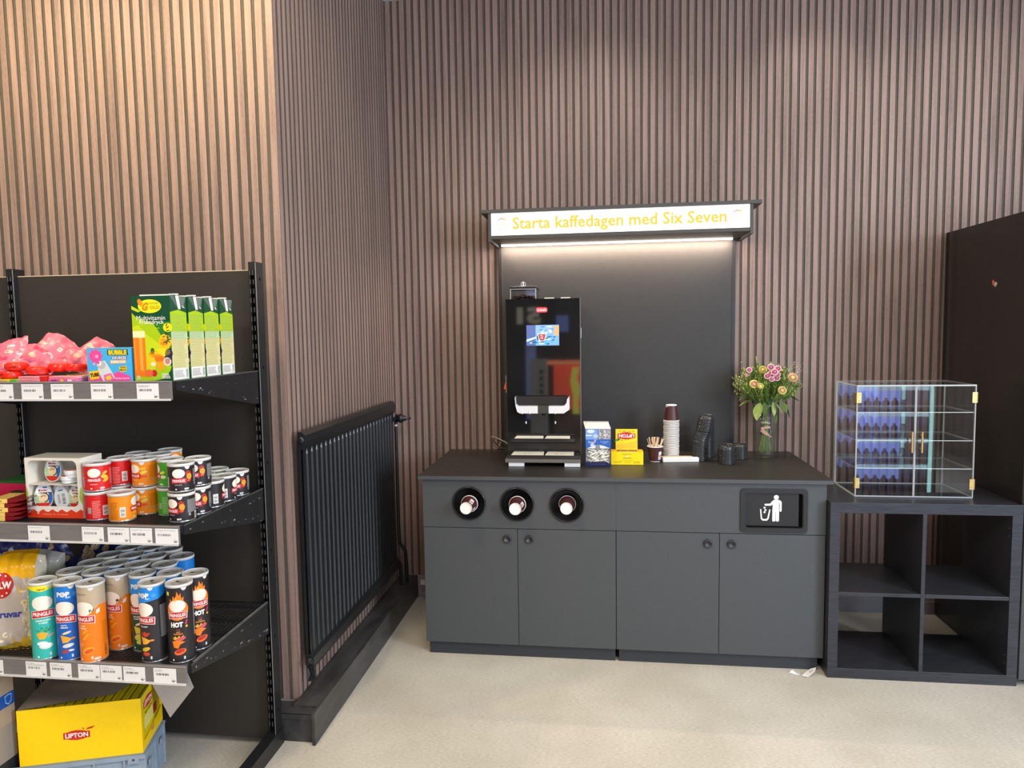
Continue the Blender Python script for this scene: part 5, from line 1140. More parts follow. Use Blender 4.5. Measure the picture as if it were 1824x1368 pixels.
def gumbox():
    root = newobj('gum_box', None); w_, h, d_ = .0675, .096, .045
    m = MB().box(-w_, -.022, 0, w_, .022, h, SKY); X = w_-.0005
    A = Art(); A.poly([(-X, 0), (X, 0), (X, .014), (.03, .028), (.0, .018), (-X, .012)], PINK, 1)
    for a in range(9): t = a*2*PI/9; A.ell(-.040+.015*math.cos(t), .073+.014*math.sin(t), .0075, .0055, PINK, 2, 10, t)
    A.ell(-.040, .073, .013, .012, PINK, 3, 14); A.ell(-.036, .072, .006, .005, P('#f7a0c8'), 4, 10); A.ell(-.046, .050, .004, .004, P('#f0a0cc'), 2, 8)
    A.poly([(-.036, .055), (-.012, .060), (-.002, .046), (.018, .010), (.002, 0), (-.020, 0), (-.034, .030)], P('#d8dcd8'), 5); A.ell(-.024, .047, .014, .012, P('#b9bcb8'), 6, 16); A.ell(-.030, .052, .008, .007, P('#e9ebe6'), 7, 14); A.ell(-.033, .054, .005, .005, PINK, 8, 10)
    A.poly([(-.018, .018), (.006, .024), (.016, .006), (.0, 0), (-.015, 0)], P('#ee6fae'), 6); A.poly([(-.012, .012), (.004, .018), (.006, .006), (-.008, .003)], P('#f4d42a'), 7)
    A.poly([(-.064, .028), (-.030, .032), (-.032, .008), (-.060, .004)], P('#f6c91c'), 6); A.text('TUBE', -.046, .0185, .028, .011, P('#6a2410'), 7, bold=.07, rot=.12)
    A.text('BUBBLE', .030, .083, .064, .0175, KK, 3, bold=.12); A.text('BUBBLE', .030, .083, .058, .0145, P('#f4d41c'), 5, bold=.05)
    A.text('SQUEEZE', .034, .067, .048, .0110, P('#1e3f86'), 4, bold=.1); A.text('SQUEEZE', .034, .067, .045, .0090, W_, 5, bold=.03)
    A.poly([(.004, .060), (.054, .062), (.056, .052), (.006, .050)], P('#f2a03c'), 3); A.text('BUBBLE GUM', .030, .0560, .044, .0070, P('#fdf4dc'), 4, bold=.05)
    A.poly([(.032, .042), (.056, .044), (.055, .028), (.034, .027)], P('#f4d01e'), 3); A.text('TUTTI', .044, .039, .018, .005, KK, 4, bold=.06); A.text('FRUTTI', .044, .032, .020, .0048, KK, 4, bold=.06); A.text('NATURAL COLOURS', .040, .008, .044, .0045, P('#fbd9ea'), 3, bold=.03)
    put(m, A, front(0, -.022, 0), off=.0001); m.build('box_body', root, fixn=False); return root
gb = gumbox(); gb.location = (-.249, -1.932, Z1); tag(gb, 'blue bubble gum box with a pink splash at the front of the top shelf', 'gum box', 'blue bubble gum boxes')
o = dup(gb, (-.240, -1.885, Z1)); o['label'] = 'second blue bubble gum box hidden behind the front one'
# flat gum packs
def pack(name, x, y, z, l, w_, h, body, end, label, grp, rz=0, art=None):
    m = MB().box(-l/2, -w_/2, 0, l/2, w_/2, h, body).box(l/2-l*.22, -w_/2-.0003, -.0+.0002, l/2+.0003, w_/2+.0003, h+.0003, end)
    A = Art().lines(-l*.45, h*.25, l*.2, h*.8, 3, P('#e77f8e'), 1, 2) if art is None else art
    put(m, A, front(0, -w_/2-.0003, 0)); o = m.build(name, bevel=.0008); o.location = (x, y, z); o.rotation_euler = (0, 0, rz); tag(o, label, 'gum pack', grp)
GP = 'flat gum packs along the top shelf edge'
PKL = P('#e9909c'); RDL = P('#d0201c')
pack('gum_pack', -.490, -1.940, Z1, .092, .045, .0075, PKL, RDL, 'pale pink gum pack with a red end, lowest beside the green one', GP)
pack('gum_pack', -.492, -1.938, Z1+.0082, .088, .045, .0075, PKL, RDL, 'pale pink gum pack with a red end lying on the lowest pink pack', GP)
A = Art().text('Hubba', -.026, .0038, .018, .004, P('#8a1f50'), 1, bold=.05).ell(-.002, .0038, .006, .003, P('#f2d21a'), 1).rect(.016, .0008, .030, .0068, P('#e9dfe4'), 1)
pack('gum_pack', -.392, -1.940, Z1, .092, .045, .0075, P('#e0559c'), P('#e67aa8'), 'deep pink gum pack beside the blue gum box, lower of two', GP, art=A)
pack('gum_pack', -.390, -1.938, Z1+.0082, .092, .045, .0072, PKL, P('#e89aa4'), 'light pink gum pack beside the blue gum box, upper of two', GP, .02)
pack('gum_pack', -.585, -1.942, Z1, .098, .05, .0080, P('#d8d020'), P('#5fae2a'), 'yellow and green gum pack at the left end of the top shelf edge', GP)
pack('gum_pack', -.385, -1.880, Z1, .09, .045, .0170, P('#c9c03a'), P('#b9b02a'), 'yellowish gum pack lying behind the pink packs near the blue box', GP)
for k in range(3): pack('gum_pack', -.49+.094*(k-1), -1.888, Z1, .088, .045, .0082, RDL, RDL, ('red gum pack under the red tape rolls, left one', 'red gum pack under the red tape rolls, middle one', 'red gum pack under the red tape rolls, right one')[k], GP)
# red bubble tape rolls
def roll():
    m = MB(); m.lathe([(.0002, -.011), (.024, -.011), (.029, -.008), (.031, -.003), (.031, .003), (.029, .008), (.024, .011), (.0002, .0115)], RD, 36, cap=False)
    for k in range(26):
        a = 2*PI*k/26
        if math.cos(a) > -.2: m.box(.0295, -.0012, -.006, .0322, .0012, .006, RD, RM((0, 0, 0), 0, 0, a))
    m.box(-.008, -.0335, -.0055, .008, -.029, .0055, RD); m.box(-.007, -.0340, .0, .007, -.0334, .004, P('#8f120e', .3))
    A = Art().ell(0, 0, .018, .018, P('#e0493c'), 1, 20); put(m, A, lambda u, v, h: (u, v, .0116+h)); return m
r0 = roll().build('gum_tape_roll')
for k, (x, y, z, rx, ry, lab) in enumerate(((-.588, -1.930, Z1+.0195, 0, 0, 'red round gum tape roll lying in front at the left'), (-.578, -1.918, Z1+.044, .10, .03, 'red round gum tape roll on top of the leftmost one'), (-.510, -1.915, Z1+.031, .08, .02, 'red round gum tape roll with a square latch, second along'), (-.455, -1.895, Z1+.039, .12, -.03, 'red ribbed gum tape roll, second from the right'), (-.400, -1.898, Z1+.0385, .05, .05, 'red round gum tape roll at the right end'))):
    o = r0 if k == 0 else dup(r0, (0, 0, 0)); o.location = (x, y, z); o.rotation_euler = (rx, ry, k*.5); tag(o, lab, 'gum roll', 'red gum tape rolls on the top shelf')
# pillow bags
def pillow(w_, h, t, mt, seed, art=None, seal=.06, wr=.004, matfn=None, top_taper=0, n=(22, 26)):
    rnd = random.Random(seed); ph = [rnd.uniform(0, 6) for _ in range(8)]; m = MB()
    def th(u, v):
        e = max(0, (1-abs(2*u/w_)**2.6))**.6; f = max(0, min(1, (h/2-abs(v))/(h*seal*2.2)))**.7 if h/2-abs(v) > h*seal*.5 else 0
        return t/2*e*f
    def wrk(u, v):
        q = .5*math.sin(u*90+ph[0]+v*35)+.5*math.sin(v*70+ph[1]-u*50)+.6*math.sin((u+v)*130+ph[2])*math.sin(v*40+ph[3])+.4*math.sin(u*210+ph[4])
        return q*wr*(.35+min(1, abs(v)/(h*.42))**2)
    def Fn(u, v, hh, sgn=-1):
        sx = 1-top_taper*max(0, v/h)
        return (u*sx, sgn*(th(u, v)+hh)+wrk(u, v)*(1 if sgn < 0 else .7), v+.012*math.cos(u*PI/w_)*(1 if v > 0 else -.5)*abs(2*v/h)**3)
    NU, NV = n
    for sgn in (-1, 1):
        vs = []; fs = {}
        for j in range(NV+1):
            for i in range(NU+1): vs.append(Fn(-w_/2+w_*i/NU, -h/2+h*j/NV, .0002, sgn))
        for j in range(NV):
            for i in range(NU):
                u = -w_/2+w_*(i+.5)/NU; v = -h/2+h*(j+.5)/NV; mm = matfn(u, v) if matfn else mt
                fs.setdefault(mm, []).append((j*(NU+1)+i, j*(NU+1)+i+1, (j+1)*(NU+1)+i+1, (j+1)*(NU+1)+i))
        for mm, f in fs.items(): m.add(vs, f, mm, True)
    if art: put(m, art, lambda u, v, hh: Fn(u, v, hh+.0006), su=w_/NU, sv=h/NV, off=.0003)
    return m
FOILP = P('#d86a82', .36)
def pinkmat(u, v): return FOILP
PB = 'pink candy bags leaning on the top shelf'
for k, (x, y, z, w_, h, ry, rx, rz, lab) in enumerate(((-.735, -1.80, Z1+.066, .15, .13, -.30, -.75, .2, 'pink candy bag cut by the left photo edge'), (-.665, -1.80, Z1+.060, .17, .105, .0, -.75, .25, 'pink candy bag with a white triangle, front left of the pile'), (-.590, -1.775, Z1+.078, .10, .125, .50, -.65, .2, 'pink candy bag standing highest in the middle of the pile'), (-.530, -1.755, Z1+.056, .15, .085, .10, -.75, .2, 'pink candy bag low between the tall one and the rightmost'), (-.465, -1.740, Z1+.062, .10, .120, .75, -.7, .2, 'pink candy bag at the right end of the pile next to the blue gum box'))):
    A = Art()
    A.text('banana', -.02, -.005, w_*.5, .018, P('#c9385c'), 1, bold=.05); A.text('Cow', -.03, .018, w_*.25, .013, P('#f3c9a8'), 1, bold=.05, shear=.3); A.rect(w_*.18, h*.1, w_*.30, h*.2, W_, 1); A.lines(w_*.19, h*.12, w_*.29, h*.18, 3, KK, 2)
    if k == 1: A.poly([(-.02, .012), (.006, .012), (-.010, -.026)], P('#fbe4ea'), 3); A.poly([(-.012, .006), (.0, .006), (-.008, -.014)], FOILP, 4)
    A.ring(w_*.1, -.02, .01, .016, P('#f6b0bc'), 1, 0, 3, 6); A.ell(-.03, -.035, .012, .008, P('#f2a38c'), 1); A.ell(.02, -.035, .014, .007, P('#e8647e'), 1)
    o = pillow(w_, h, .035, FOILP, k+3, A, .09, .0035).build('candy_bag', fixn=False); o.location = (x, y, z); o.rotation_euler = (rx, ry, rz); tag(o, lab, 'candy bag', PB)

# ================================================================ middle shelf: chocolate egg box, packets, green box
kx0, kx1, ky, kh = -.575, -.389, -1.918, .184
kb = thing('egg_display_box', 'white open-fronted display box with a red wave holding chocolate eggs', 'display box', ((kx0+kx1)/2, ky+.07, Z2a))
W2 = (kx1-kx0)/2; CARD = P('#e6dfcf'); CARDI = P('#cfccc4')
m = MB(); B0 = (0, -.07, 0)
win_ = rrect(-W2+.010, .045, W2-.018, kh-.006, .012)
shelf_z = .100
m.plate([(-W2, 0), (W2, 0), (W2, kh), (-W2, kh)], [rrect(-W2+.009, .036, W2-.014, kh-.008, .016)], -.07, -.0685, CARD)
m.box(-W2, -.0685, 0, -W2+.0015, .020, kh, CARD).box(W2-.0015, -.0685, 0, W2, .020, kh, CARD).box(-W2+.0015, .0185, 0, W2-.0015, .020, kh, CARDI).box(-W2+.0015, -.0685, 0, W2-.0015, .0185, .0015, CARD).box(-W2+.0015, -.0685, kh-.0015, W2-.0015, .0185, kh, P('#cfc8b6'))
A = Art(); OR = P('#e2401c'); q = [(-W2, 0), (W2, 0), (W2, .022)]
for t in range(25):
    u = 1-2*t/24; q.append((u*W2, .0235+.0045*math.sin(t*1.55)-.002*(t/24)))
A.poly(q, OR, 1); A.text('Classic & Creamy', .0, .0115, .085, .0042, P('#f6c7a8'), 2); A.text('6', -W2+.036, .017, .007, .010, W_, 2); A.ell(-W2+.014, .027, .006, .006, P('#efe9dc'), 2)
A.poly([(W2, .04), (W2-.010, .06), (W2-.008, .085), (W2, .10)], P('#9cc43a'), 1); A.poly([(-W2, .045), (-W2+.007, .06), (-W2+.006, .08), (-W2, .1)], P('#9cc43a'), 1); A.poly([(W2, .10), (W2-.008, .11), (W2, .13)], P('#c8dde4'), 1)
put(m, A, front(0, -.07, 0)); m.build('display_carton', kb, fixn=False)
MB().box(-W2+.002, -.066, shelf_z, W2-.002, .018, shelf_z+.0015, CARD).build('inner_shelf', kb)
def egg_pack():
    prof = []; n = 26
    for i in range(n):
        t = 2*PI*i/n; r_ = 1.0; x = .026*math.cos(t)*(1-.16*math.sin(t)); z = .040+.040*math.sin(t); prof.append((x, z))
    m = MB(); m.prism(prof, -.010, .002, P('#dfe2de', .25), 'y'); m.prism([((x)*.93, .040+(z-.040)*.93) for x, z in prof], .002, .012, P('#d9dcdc', .3), 'y')
    A = Art(); inn = [(x*.94, .040+(z-.040)*.94) for x, z in prof]
    A.poly(inn, P('#dfe7e2'), 1); A.poly(clip(clip(inn, 1, -.01, .018), 0, -1, 1), P('#cf2b22'), 2); A.poly(clip(clip(inn, 1, .018, .050), 0, -1, .02), P('#a9c99a'), 2)
    A.poly(clip(clip(inn, 0, .014, .05), 1, .016, .05), P('#2a64b4'), 3); A.ell(0, .052, .021, .015, P('#e9efec'), 3, 16)
    A.text('Kinder', -.001, .0565, .024, .0055, P('#c5232a'), 4, bold=.06); A.text('K', -.0112, .0565, .004, .0058, KK, 5, bold=.08); A.text('CREAMY', .001, .0485, .030, .0055, P('#8a5a34'), 4, bold=.05); A.rect(-.002, .063, .010, .067, P('#3c66a8'), 4)
    A.ell(.0, .034, .0145, .0130, P('#e2c69a'), 4, 18, .4); A.ring(.0, .034, .0125, .0155, P('#3a2a22'), 5, -1.4, 1.6, 14); A.ring(0, .033, .006, .008, P('#4a3426'), 5, .6, 2.9, 8)
    put(m, A, front(0, -.010, 0), off=.00015); return m
e0 = egg_pack().build('chocolate_egg_pack', fixn=False); bx = (kx0+kx1)/2; EG = 'chocolate egg packs in the display box'
tag(e0, 'egg-shaped chocolate pack standing upright on the upper level of the box', 'chocolate egg', EG); e0.location = (bx-.026, ky+.035, Z2a+shelf_z+.004); e0.rotation_euler = (-.12, 0, .05)
o = dup(e0, (bx-.058, ky+.028, Z2a+.022), 'egg-shaped chocolate pack at the lower left of the box', (-.1, 0, .35)); o = dup(e0, (bx+.052, ky+.030, Z2a+.022), 'egg-shaped chocolate pack at the lower right of the box', (-.1, 0, .02))
o = dup(e0, (bx-.030, ky+.064, Z2a+.022), 'egg-shaped chocolate pack behind the lower left one', (-.1, 0, .6))
bm_ = egg_pack(); A = Art().rect(-.014, .02, -.003, .05, P('#c9c9c4')).bars(.002, .018, .013, .05, KK, 1, 6, True).lines(-.012, .022, -.004, .048, 7, P('#8a8a88'), 2).rect(-.008, .058, .008, .062, P('#4a6aa8'))
put(bm_, A, lambda u, v, h: (-u, .012+h, v), off=.0002)
o = bm_.build('chocolate_egg_pack', fixn=False); o.location = (bx+.012, ky+.030, Z2a+.020); o.rotation_euler = (.08, .18, PI); tag(o, 'egg-shaped chocolate pack turned back to front with its bar code showing', 'chocolate egg', EG)
for dx, dz, lab in ((.020, .003, 'egg-shaped chocolate pack lying flat, lower of two on the upper level'), (.032, .021, 'egg-shaped chocolate pack lying flat, upper of two on the upper level')):
    o = dup(e0, (bx+dx+.012, ky+.003, Z2a+shelf_z+dz+.0135), lab, (-PI/2, 0, 0))
# flat packets
PKG = 'red and yellow packets stacked at the left of the middle shelf'
mm = MB(); mm.box(-.10, -.04, 0, -.022, .04, .0125, P('#c01c1c', .3)).box(-.022, -.04, 0, .030, .04, .0125, P('#ecc968', .3))
mm.prism([(.030, 0), (.055, .002), (.085, .010), (.088, .012), (.06, .0125), (.030, .0125)], -.04, .04, P('#7d1218', .2), 'y')
A = Art().text('Oboy', .004, .006, .018, .006, P('#6a3a20'), 1, bold=.05).text('Daim', -.055, .006, .022, .005, W_, 1, bold=.04)
put(mm, A, front(0, -.04, 0)); o0 = mm.build('snack_packet')
for k in range(5):
    o = o0 if k == 0 else dup(o0, (0, 0, 0)); o.location = (-.645+.004*(k % 3), -1.925+.002*k, Z2a+.0131*k+.0005); o.rotation_euler = (0, 0, .06+.035*(-1)**k); tag(o, 'flat red and yellow packet, %s of the stack at the left' % ('lowest', 'second from bottom', 'middle one', 'second from top', 'topmost')[k], 'packet', PKG)
gx = MB().box(-.09, -.05, 0, .09, .05, .095, P('#1f5c26')); 
A = Art().poly([(-.09, 0), (.02, 0), (.035, .05), (.015, .083), (-.09, .088)], P('#c41f4a')).poly([(.02, 0), (.035, 0), (.048, .05), (.028, .09), (.015, .083), (.035, .05)], P('#4f9a2a')).ell(-.03, .035, .04, .03, P('#1c3a22'), 2, 18).ell(-.035, .028, .010, .016, W_, 3).ell(-.012, .022, .010, .018, P('#c9305a'), 3).poly([(.055, .045), (.085, .035), (.088, .07), (.06, .08)], P('#2a4a2a'), 3).text('Xtra', .072, .057, .024, .010, P('#c9a0a0'), 4, bold=.05).ell(.052, .018, .014, .010, P('#d9b41c'), 3)
put(gx, A, front(0, -.05, 0)); A = Art().rect(-.049, .001, .049, .094, P('#2a6a2c')); put(gx, A, side(.09, 0, 0))
o = gx.build('sweets_display_box', bevel=.001); o.location = (-.656, -1.785, Z2a+.0); o.rotation_euler = (0, 0, .12); tag(o, 'green and red sweets display box behind the red and yellow packets', 'display box')

# ================================================================ lower shelf bags
YB_ = P('#efae10', .25); CLR = P('#b9ada0', .2); CLY = P('#d9c58e', .25); 
def olwm(u, v):
    if v > .045+.04*math.cos(u*14): return YB_ if u < .06 or v < .06 else P('#d9cdb2', .2)
    if v < -.118+.05*max(0, u)*8: return P('#e0b81a', .25)
    return CLR if u < .045 else CLY
A = Art(); A.ell(-.022, .062, .030, .038, P('#bf2218'), 1, 24, -.15); A.text('OLW', -.022, .064, .050, .022, W_, 3, bold=.05, rot=-.02)
for q in ((-.035, .036), (-.022, .032), (-.010, .040), (-.038, .089), (-.012, .090), (-.026, .094)): A.ell(q[0], q[1], .003, .003, W_, 2, 6)
A.text('Ostkruvar', -.026, -.025, .115, .022, P('#27368c'), 2, bold=.04); A.text('Ostbåge', -.055, -.050, .045, .010, P('#5a6a9c'), 2)
PUFF = mat('cheese_puff', (.74, .60, .36), .7, noise=.2, nscale=80)
rnd = random.Random(17)
for k in range(46):
    t = rnd.random(); x = .050+rnd.uniform(-.012, .03)-.07*max(0, (.35-t))*1.4*rnd.random()*1.6; z = .055-.175*t
    if t > .8: x = rnd.uniform(-.06, .07); z = -.085-.03*rnd.random()
    A.ring(x, z, .003, .0085, P(rnd.choice(['#dcc38a', '#cfae6c', '#ead9a8'])), 1+k % 3, rnd.uniform(0, 3), rnd.uniform(4, 6), 8)
o = pillow(.170, .285, .075, CLR, 5, A, .05, .004, olwm, n=(30, 36)).build('snack_bag', fixn=False); o.location = (-.672, -1.885, Z3+.132); o.rotation_euler = (-.10, .03, .42); tag(o, 'yellow and clear bag of cheese snacks at the left front of the lower shelf', 'snack bag')
A = Art().ell(.0, .02, .03, .03, P('#bf2218'), 1)
o = pillow(.18, .27, .06, CLR, 8, A, .05, .004, lambda u, v: YB_ if u < .02 and v > .02 else P('#b9b4a6', .2)).build('snack_bag', fixn=False); o.location = (-.700, -1.790, Z3+.124); o.rotation_euler = (-.05, .10, .35); tag(o, 'second yellow and clear snack bag, its corner showing behind the front bag', 'snack bag')
NV_ = P('#1c2566', .3)
for k, (x, y, z, w_, h, ry, rz, lab, ck) in enumerate(((-.905, -1.63, .122, .20, .24, .1, .3, 'dark blue popcorn bag at the far left back of the lower shelf', 0), (-.805, -1.585, .112, .20, .21, -.5, .25, 'dark blue cookie bag leaning left behind the snack bag', 1), (-.655, -1.555, .118, .15, .22, .45, .2, 'dark blue cookie bag leaning beside the rear row of cans', 1))):
    rnd = random.Random(40+k); A = Art()
    for q in range(26 if ck else 30):
        cx, cz = rnd.uniform(-w_*.42, w_*.42), rnd.uniform(0, h*.42)
        if ck:
            A.ell(cx, cz, .013, .011, P('#bfa57e'), 1+q % 3*2, 12)
            for c in range(3): A.ell(cx+rnd.uniform(-.007, .007), cz+rnd.uniform(-.006, .006), .0022, .002, P('#3a2416'), 2+q % 3*2, 6)
        else:
            for c in range(3): A.ell(cx+rnd.uniform(-.007, .007), cz+rnd.uniform(-.005, .005), .008, .006, P(rnd.choice(['#a9c3e2', '#dfe6ee', '#8fa9d0'])), 1+q % 3, 9)
    o = pillow(w_, h, .05, NV_, 20+k, A, .05, .006).build('cookie_bag' if ck else 'popcorn_bag', fixn=False); o.location = (x, y, Z3+z); o.rotation_euler = (-.05, ry, rz); tag(o, lab, 'snack bag')

# ================================================================ under the shelves: crate, tea carton, brown boxes
CRM = mat('crate_blue_grey', (.27, .345, .42), .45, noise=.08, nscale=20)
ang = math.radians(17.9)
cpos = (-.326-.19, -1.794-.061, 0)
ct = thing('folding_crate', 'blue-grey plastic crate on the floor under the yellow tea carton', 'crate', (-.330, -1.797, 0), ang)
Lc, Dc, Hc = .40, .205, .160
m = MB()
m.box(-Lc, 0, .004, 0, Dc, .010, CRM); m.box(-Lc, Dc-.004, .010, 0, Dc, Hc, CRM); m.box(-Lc, .004, .010, -Lc+.004, Dc-.004, Hc, CRM)
holes = [[(y, .030), (y+.010, .030), (y+.022, .105), (y+.010, .105)] for y in (.045, .066, .120, .141)]
m.plate([(0, .010), (Dc-.004, .010), (Dc-.004, Hc), (0, Hc)], holes, -.004, 0, CRM, 'x'); m.box(-.0075, .005, .012, -.006, Dc-.008, .13, M_INK)
m.plate([(-Lc, .010), (-.004, .010), (-.004, Hc), (-Lc, Hc)], [rrect(-.25, .05, -.15, .10, .01)], -.0, .004, CRM, 'y')
for y in (0, .096, Dc-.012): m.box(0, y, .004, .006, y+.012, Hc-.014, CRM)
m.box(0, 0, Hc-.014, .008, Dc, Hc-.004, CRM).box(-Lc, -.008, Hc-.014, .008, 0, Hc-.002, CRM)
for x in (-.06, -.15, -.25, -.35): m.box(x, -.007, .004, x+.006, 0, Hc-.014, CRM)
m.box(-.045, -.0095, Hc-.028, -.012, -.004, Hc-.004, CRM).lathe([(.004, 0), (.0002, .0005)], M_INK, 10, RM((-.028, -.0096, Hc-.014), PI/2), cap=False)
m.build('crate_body', ct, bevel=.001)
for y in (.03, .15): MB().box(.004, y, .10, .010, y+.022, .118, CRM).build('crate_latch', ct)
yc = thing('tea_carton', 'large yellow tea shipping carton tilted open on the crate', 'carton', (-.330, -1.797, Hc+.0015), ang)
m = MB(); Hy = .184; Dy = .205; KR = mat('kraft_grey', (.27, .205, .14), .7, noise=.1, nscale=90, stretch=(1, 12, 1)); Ly = .362
YEL2 = P('#ffd400', .4)
m.box(-Ly, 0, 0, 0, .0025, Hy, YEL2).box(-Ly, Dy-.0025, 0, 0, Dy, Hy, YEL2).box(-Ly, .0025, 0, -Ly+.0025, Dy-.0025, Hy, YEL2).box(-Ly+.0025, .0025, 0, 0, Dy-.0025, .0025, YEL2)
m.prism([(.0025, .0025), (Dy-.0025, .0025), (Dy-.0025, .055), (.060, .030), (.018, .030), (.0025, Hy)], -.0025, 0, YEL2, 'x')
A = Art(); lipton(A, -.193, .085, .078); A.lines(-.208, .0725, -.178, .0735, 1, P('#f0a090'), 4); put(m, A, front(0, 0, 0))
B = Art(); lipton(B, .10, .030, .028); put(m, B, side(0, 0, 0))
m.build('carton_body', yc, fixn=False)
MB().add([(-Ly, .004, Hy), (-.10, .06, Hy-.004), (-.012, Dy, Hy+.002), (-Ly, Dy, Hy+.006)], [(0, 1, 2, 3)], KR).add([(-Ly, .004, Hy-.0015), (-.10, .06, Hy-.0055), (-.012, Dy, Hy+.0005), (-Ly, Dy, Hy+.0045)], [(0, 3, 2, 1)], KR).build('top_flap', yc, fixn=False)
mf = MB(); fz = [(-.012, Dy*.62, Hy+.004), (.105, Dy*.70, Hy+.004), (.130, Dy*.58, Hy-.040), (.062, Dy*.40, Hy-.118)]
mf.add(fz+[(x+.0015, y+.002, z) for x, y, z in fz], [(0, 3, 2, 1), (4, 5, 6, 7), (0, 1, 5, 4), (1, 2, 6, 5), (2, 3, 7, 6), (3, 0, 4, 7)], mat('kraft_side_flap', (.42, .37, .31), .7, noise=.12, nscale=90, stretch=(1, 1, 12))); mf.build('side_flap', yc)
tp = MB().box(-.080, 0, 0, 0, .185, .150, P('#e0c814'))
C2 = Art(); lipton(C2, .075, .112, .085, leaf=False); C2.poly(rrect(.03, .03, .16, .075, .01), P('#efe27a'), 1); C2.rect(.12, .035, .155, .07, P('#c9401c'), 2); C2.text('YELLOW LABEL TEA', .075, .083, .07, .007, P('#7a6a10'), 3, bold=.03)
put(tp, C2, side(0, 0, 0)); A = Art()
for k in range(6): A.rect(-.078+.013*k, .002, -.070+.013*k, .18, P('#8f7c10' if k % 2 else '#c9b012'), 1)
put(tp, A, lambda u, v, h: (u, v, .150+h)); tp0 = tp.build('tea_pack', fixn=False)
rot = Matrix.Rotation(ang, 3, 'Z')
for k in range(4):
    o = tp0 if k == 0 else dup(tp0, (0, 0, 0)); v = rot @ Vector((-.005-.0835*k, .0075, 0)); o.location = (-.330+v.x, -1.797+v.y, Hc+.0045+.022); o.rotation_euler = (0, 0, ang)
    tag(o, ('yellow tea pack at the open right end of the large carton', 'yellow tea pack second from the open end of the large carton', 'yellow tea pack third from the open end of the large carton', 'yellow tea pack deepest inside the large carton')[k], 'tea pack', 'tea packs inside the yellow carton')
br = MB().box(-.25, -.20, 0, 0, 0, .30, mat('kraft_brown', (.36, .27, .18), .7, noise=.08, nscale=40)); A = Art().rect(-.2495, .170, -.0005, .212, P('#2156a6')).rect(-.24, .0, -.0005, .12, P('#8c857c')); put(br, A, lambda u, v, h: (u, -.20-h, v))
B = Art().rect(-.1995, .170, -.0005, .212, P('#1d4f9a')); B.rect(-.1995, 0, -.0005, .115, P('#8c857c')); B.poly([(-.035, .205), (-.022, .208), (-.009, .205), (-.011, .182), (-.022, .174), (-.033, .182)], P('#9fc0e4'), 2); B.poly([(-.033, .202), (-.022, .205), (-.011, .202), (-.013, .184), (-.022, .177), (-.031, .184)], P('#2156a6'), 3); put(br, B, side(0, 0, 0))
o = br.build('cardboard_box', fixn=False); o.location = (-.700, -1.885, .1925); tag(o, 'brown cardboard box with a blue band at the lower left under the shelves', 'box')
bc = MB(); BKC = mat('crate_black', (.02, .02, .022), .4, noise=.1)
bc.plate([(-.33, 0), (0, 0), (0, .19), (-.33, .19)], [rrect(-.25, .1, -.1, .14, .01)], -.225, -.219, BKC).box(-.006, -.219, 0, 0, -.003, .19, BKC).box(-.33, -.219, 0, -.324, -.003, .19, BKC).box(-.33, -.006, 0, 0, 0, .19, BKC).box(-.324, -.219, 0, -.006, -.006, .006, BKC).box(-.324, -.219, .184, -.006, -.006, .19, BKC)
o = bc.build('black_crate', bevel=.001); o.location = (-.700, -1.875, 0); tag(o, 'black plastic crate on the floor under the brown cardboard box', 'crate')
# ================================================================ the shop behind the camera (seen only in reflections)
dc = thing('added_cooler', 'added lit cooler standing in for a blue shop display behind the camera', 'cooler', (3.55, -3.9, 0))  # added stand-in for the blue display reflected in the acrylic case
def R_(mb, name, par, base, bevel=0): return U(mb, name, par, bevel, base)
cb = (3.55, -3.9, 0)
fr_ = MB().box(3.20, -4.20, 0, 3.24, -3.56, 1.35, M_MBLK).box(3.86, -4.20, 0, 3.90, -3.56, 1.35, M_MBLK).box(3.24, -4.20, 0, 3.86, -3.56, .10, M_MBLK).box(3.24, -4.20, 1.28, 3.86, -3.56, 1.35, M_MBLK)
R_(fr_, 'cooler_housing', dc, cb, .003)
R_(MB().box(3.24, -4.195, .10, 3.86, -4.18, 1.28, mat('cooler_backlight', (.4, .5, 1), .5, emit=(.25, .38, 1.0), es=5)), 'lit_back', dc, cb)
for z in (.32, .54, .76, .98):
    R_(MB().box(3.245, -4.17, z, 3.855, -3.62, z+.012, M_SILV).box(3.245, -3.625, z-.01, 3.855, -3.615, z+.022, mat('cooler_rail_lit', (.8, .9, 1), .4, emit=(.5, .8, 1), es=3.5)), 'wire_shelf', dc, cb)
R_(MB().tube([(3.25, -3.565, .12), (3.25, -3.555, .7), (3.25, -3.565, 1.27)], .014, mat('cooler_glow', (.8, 1, 1), .4, emit=(.45, .95, .95), es=6), 6).tube([(3.85, -3.565, .12), (3.85, -3.555, .7), (3.85, -3.565, 1.27)], .014, MATS['cooler_glow'], 6), 'door_glow', dc, cb)
bt = MB().lathe([(.0002, 0), (.028, 0), (.03, .01), (.03, .075), (.012, .10), (.012, .115), (.0002, .115)], P('#2b4fb0'), 16, cap=False).build('drink_bottle')
first = True
for j, z in enumerate((.10, .333, .553, .773, .993)):
    for i in range(8):
        o = bt if first else dup(bt, (0, 0, 0)); first = False; o.location = (3.29+i*.074, -3.80, z+.001)
        tag(o, 'small blue drink bottle on %s shelf of the added lit cooler' % ('the lowest', 'the second', 'the third', 'the fourth', 'the top')[j], 'bottle', 'bottles on %s added cooler shelf' % ('the lowest', 'the second', 'the third', 'the fourth', 'the top')[j])
kb2 = (.9, -6.75, 0)
kk = thing('service_counter', 'red-lit service counter at the rear of the shop facing the coffee corner', 'counter', kb2)
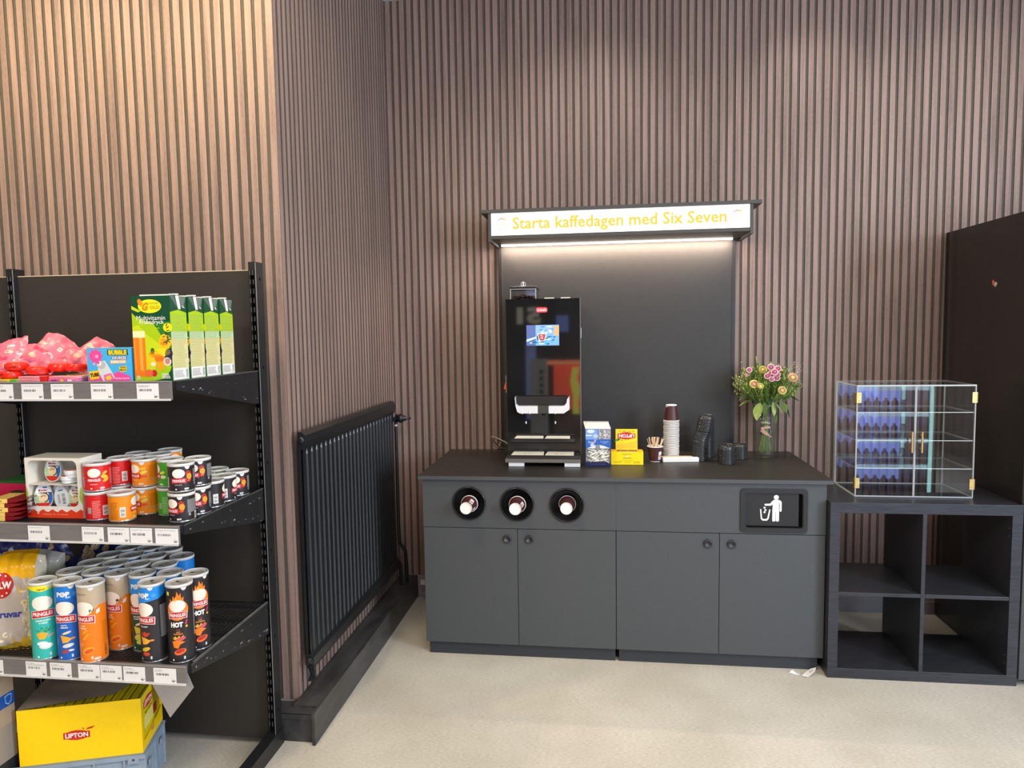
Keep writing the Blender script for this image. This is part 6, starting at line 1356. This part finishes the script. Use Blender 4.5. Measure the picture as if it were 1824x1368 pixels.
R_(MB().box(.5, -7.0, 0, 1.6, -6.62, .40, mat('counter_wood', (.25, .17, .11), .6, noise=.2, nscale=20)).box(.42, -7.0, .40, 1.6, -6.6, 1.04, M_MBLK), 'counter_body', kk, kb2)
R_(MB().box(.50, -6.6, .42, 1.58, -6.56, 1.03, mat('red_lit_panel', (.8, .1, .05), .4, emit=(1, .10, .03), es=2.6)), 'lit_front', kk, kb2)
R_(MB().prism([(.76, .36), (.86, .36), (.83, .5), (.87, .7), (.82, .85), (.86, 1.0), (.76, 1.0), (.73, .8), (.77, .6)], -6.555, -6.53, mat('yellow_lit_panel', (.8, .8, .1), .4, emit=(.85, .85, .12), es=2.4), 'y'), 'wavy_panel', kk, kb2)
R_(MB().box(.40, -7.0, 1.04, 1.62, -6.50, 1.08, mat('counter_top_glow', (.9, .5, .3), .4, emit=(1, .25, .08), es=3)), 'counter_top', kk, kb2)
o = MB().box(-.1, -.01, -.13, .1, .01, .13, M_MBLK).box(-.085, .0101, -.115, .085, .011, .115, mat('tablet_screen', (.1, .1, .2), .3, emit=(.22, .30, .80), es=2)).build('tablet'); o.location = (.62, -6.7, 1.60); tag(o, 'blue-lit tablet on a stand above the service counter', 'tablet')
o = MB().box(-.012, -.012, 0, .012, .012, .40, M_MBLK).build('tablet_stand'); o.location = (.62, -6.72, 1.081); tag(o, 'black pole stand holding the tablet', 'stand')
vb = (.30, -6.4, 0); vm = thing('vending_stand', 'grey self-service machine with four black buttons at the rear', 'machine', vb)
R_(MB().box(.20, -6.6, 0, .42, -6.3, 1.12, mat('machine_grey_glow', (.5, .5, .48), .5, emit=(.5, .5, .46), es=.25)), 'machine_body', vm, vb, .004)  # light on the grey body is put in as a faint glow
for i in range(4): R_(MB().box(.33, -6.299, .66+.09*i, .38, -6.29, .71+.09*i, M_INK), 'push_button', vm, vb)
R_(MB().box(.05, -7.2, .2, .20, -7.18, 2.6, mat('banner_blue_glow', (.3, .3, .6), .5, emit=(.30, .38, .75), es=1.6)), 'x', None, (0, 0, 0)); o = bpy.data.objects['x']; o.name = 'banner'; tag(o, 'tall blue banner on the rear wall', 'banner')  # blue light on the banner is put into its colour as glow
ps = MB().box(-.36, -.01, -.3, .36, 0, .35, M_MBLK); A = Art().text('51', 0, .06, .34, .24, mat('poster_digits_glow', (.7, .68, .6), .5, emit=(.7, .65, .5), es=1.2), 1, bold=.06); put(ps, A, lambda u, v, h: (-u, h, v)); o = ps.build('price_poster', fixn=False); o.location = (.13, -6.9, 1.66); tag(o, 'black hanging poster with pale digits at the rear', 'poster')  # light on the digits is put in as their own glow
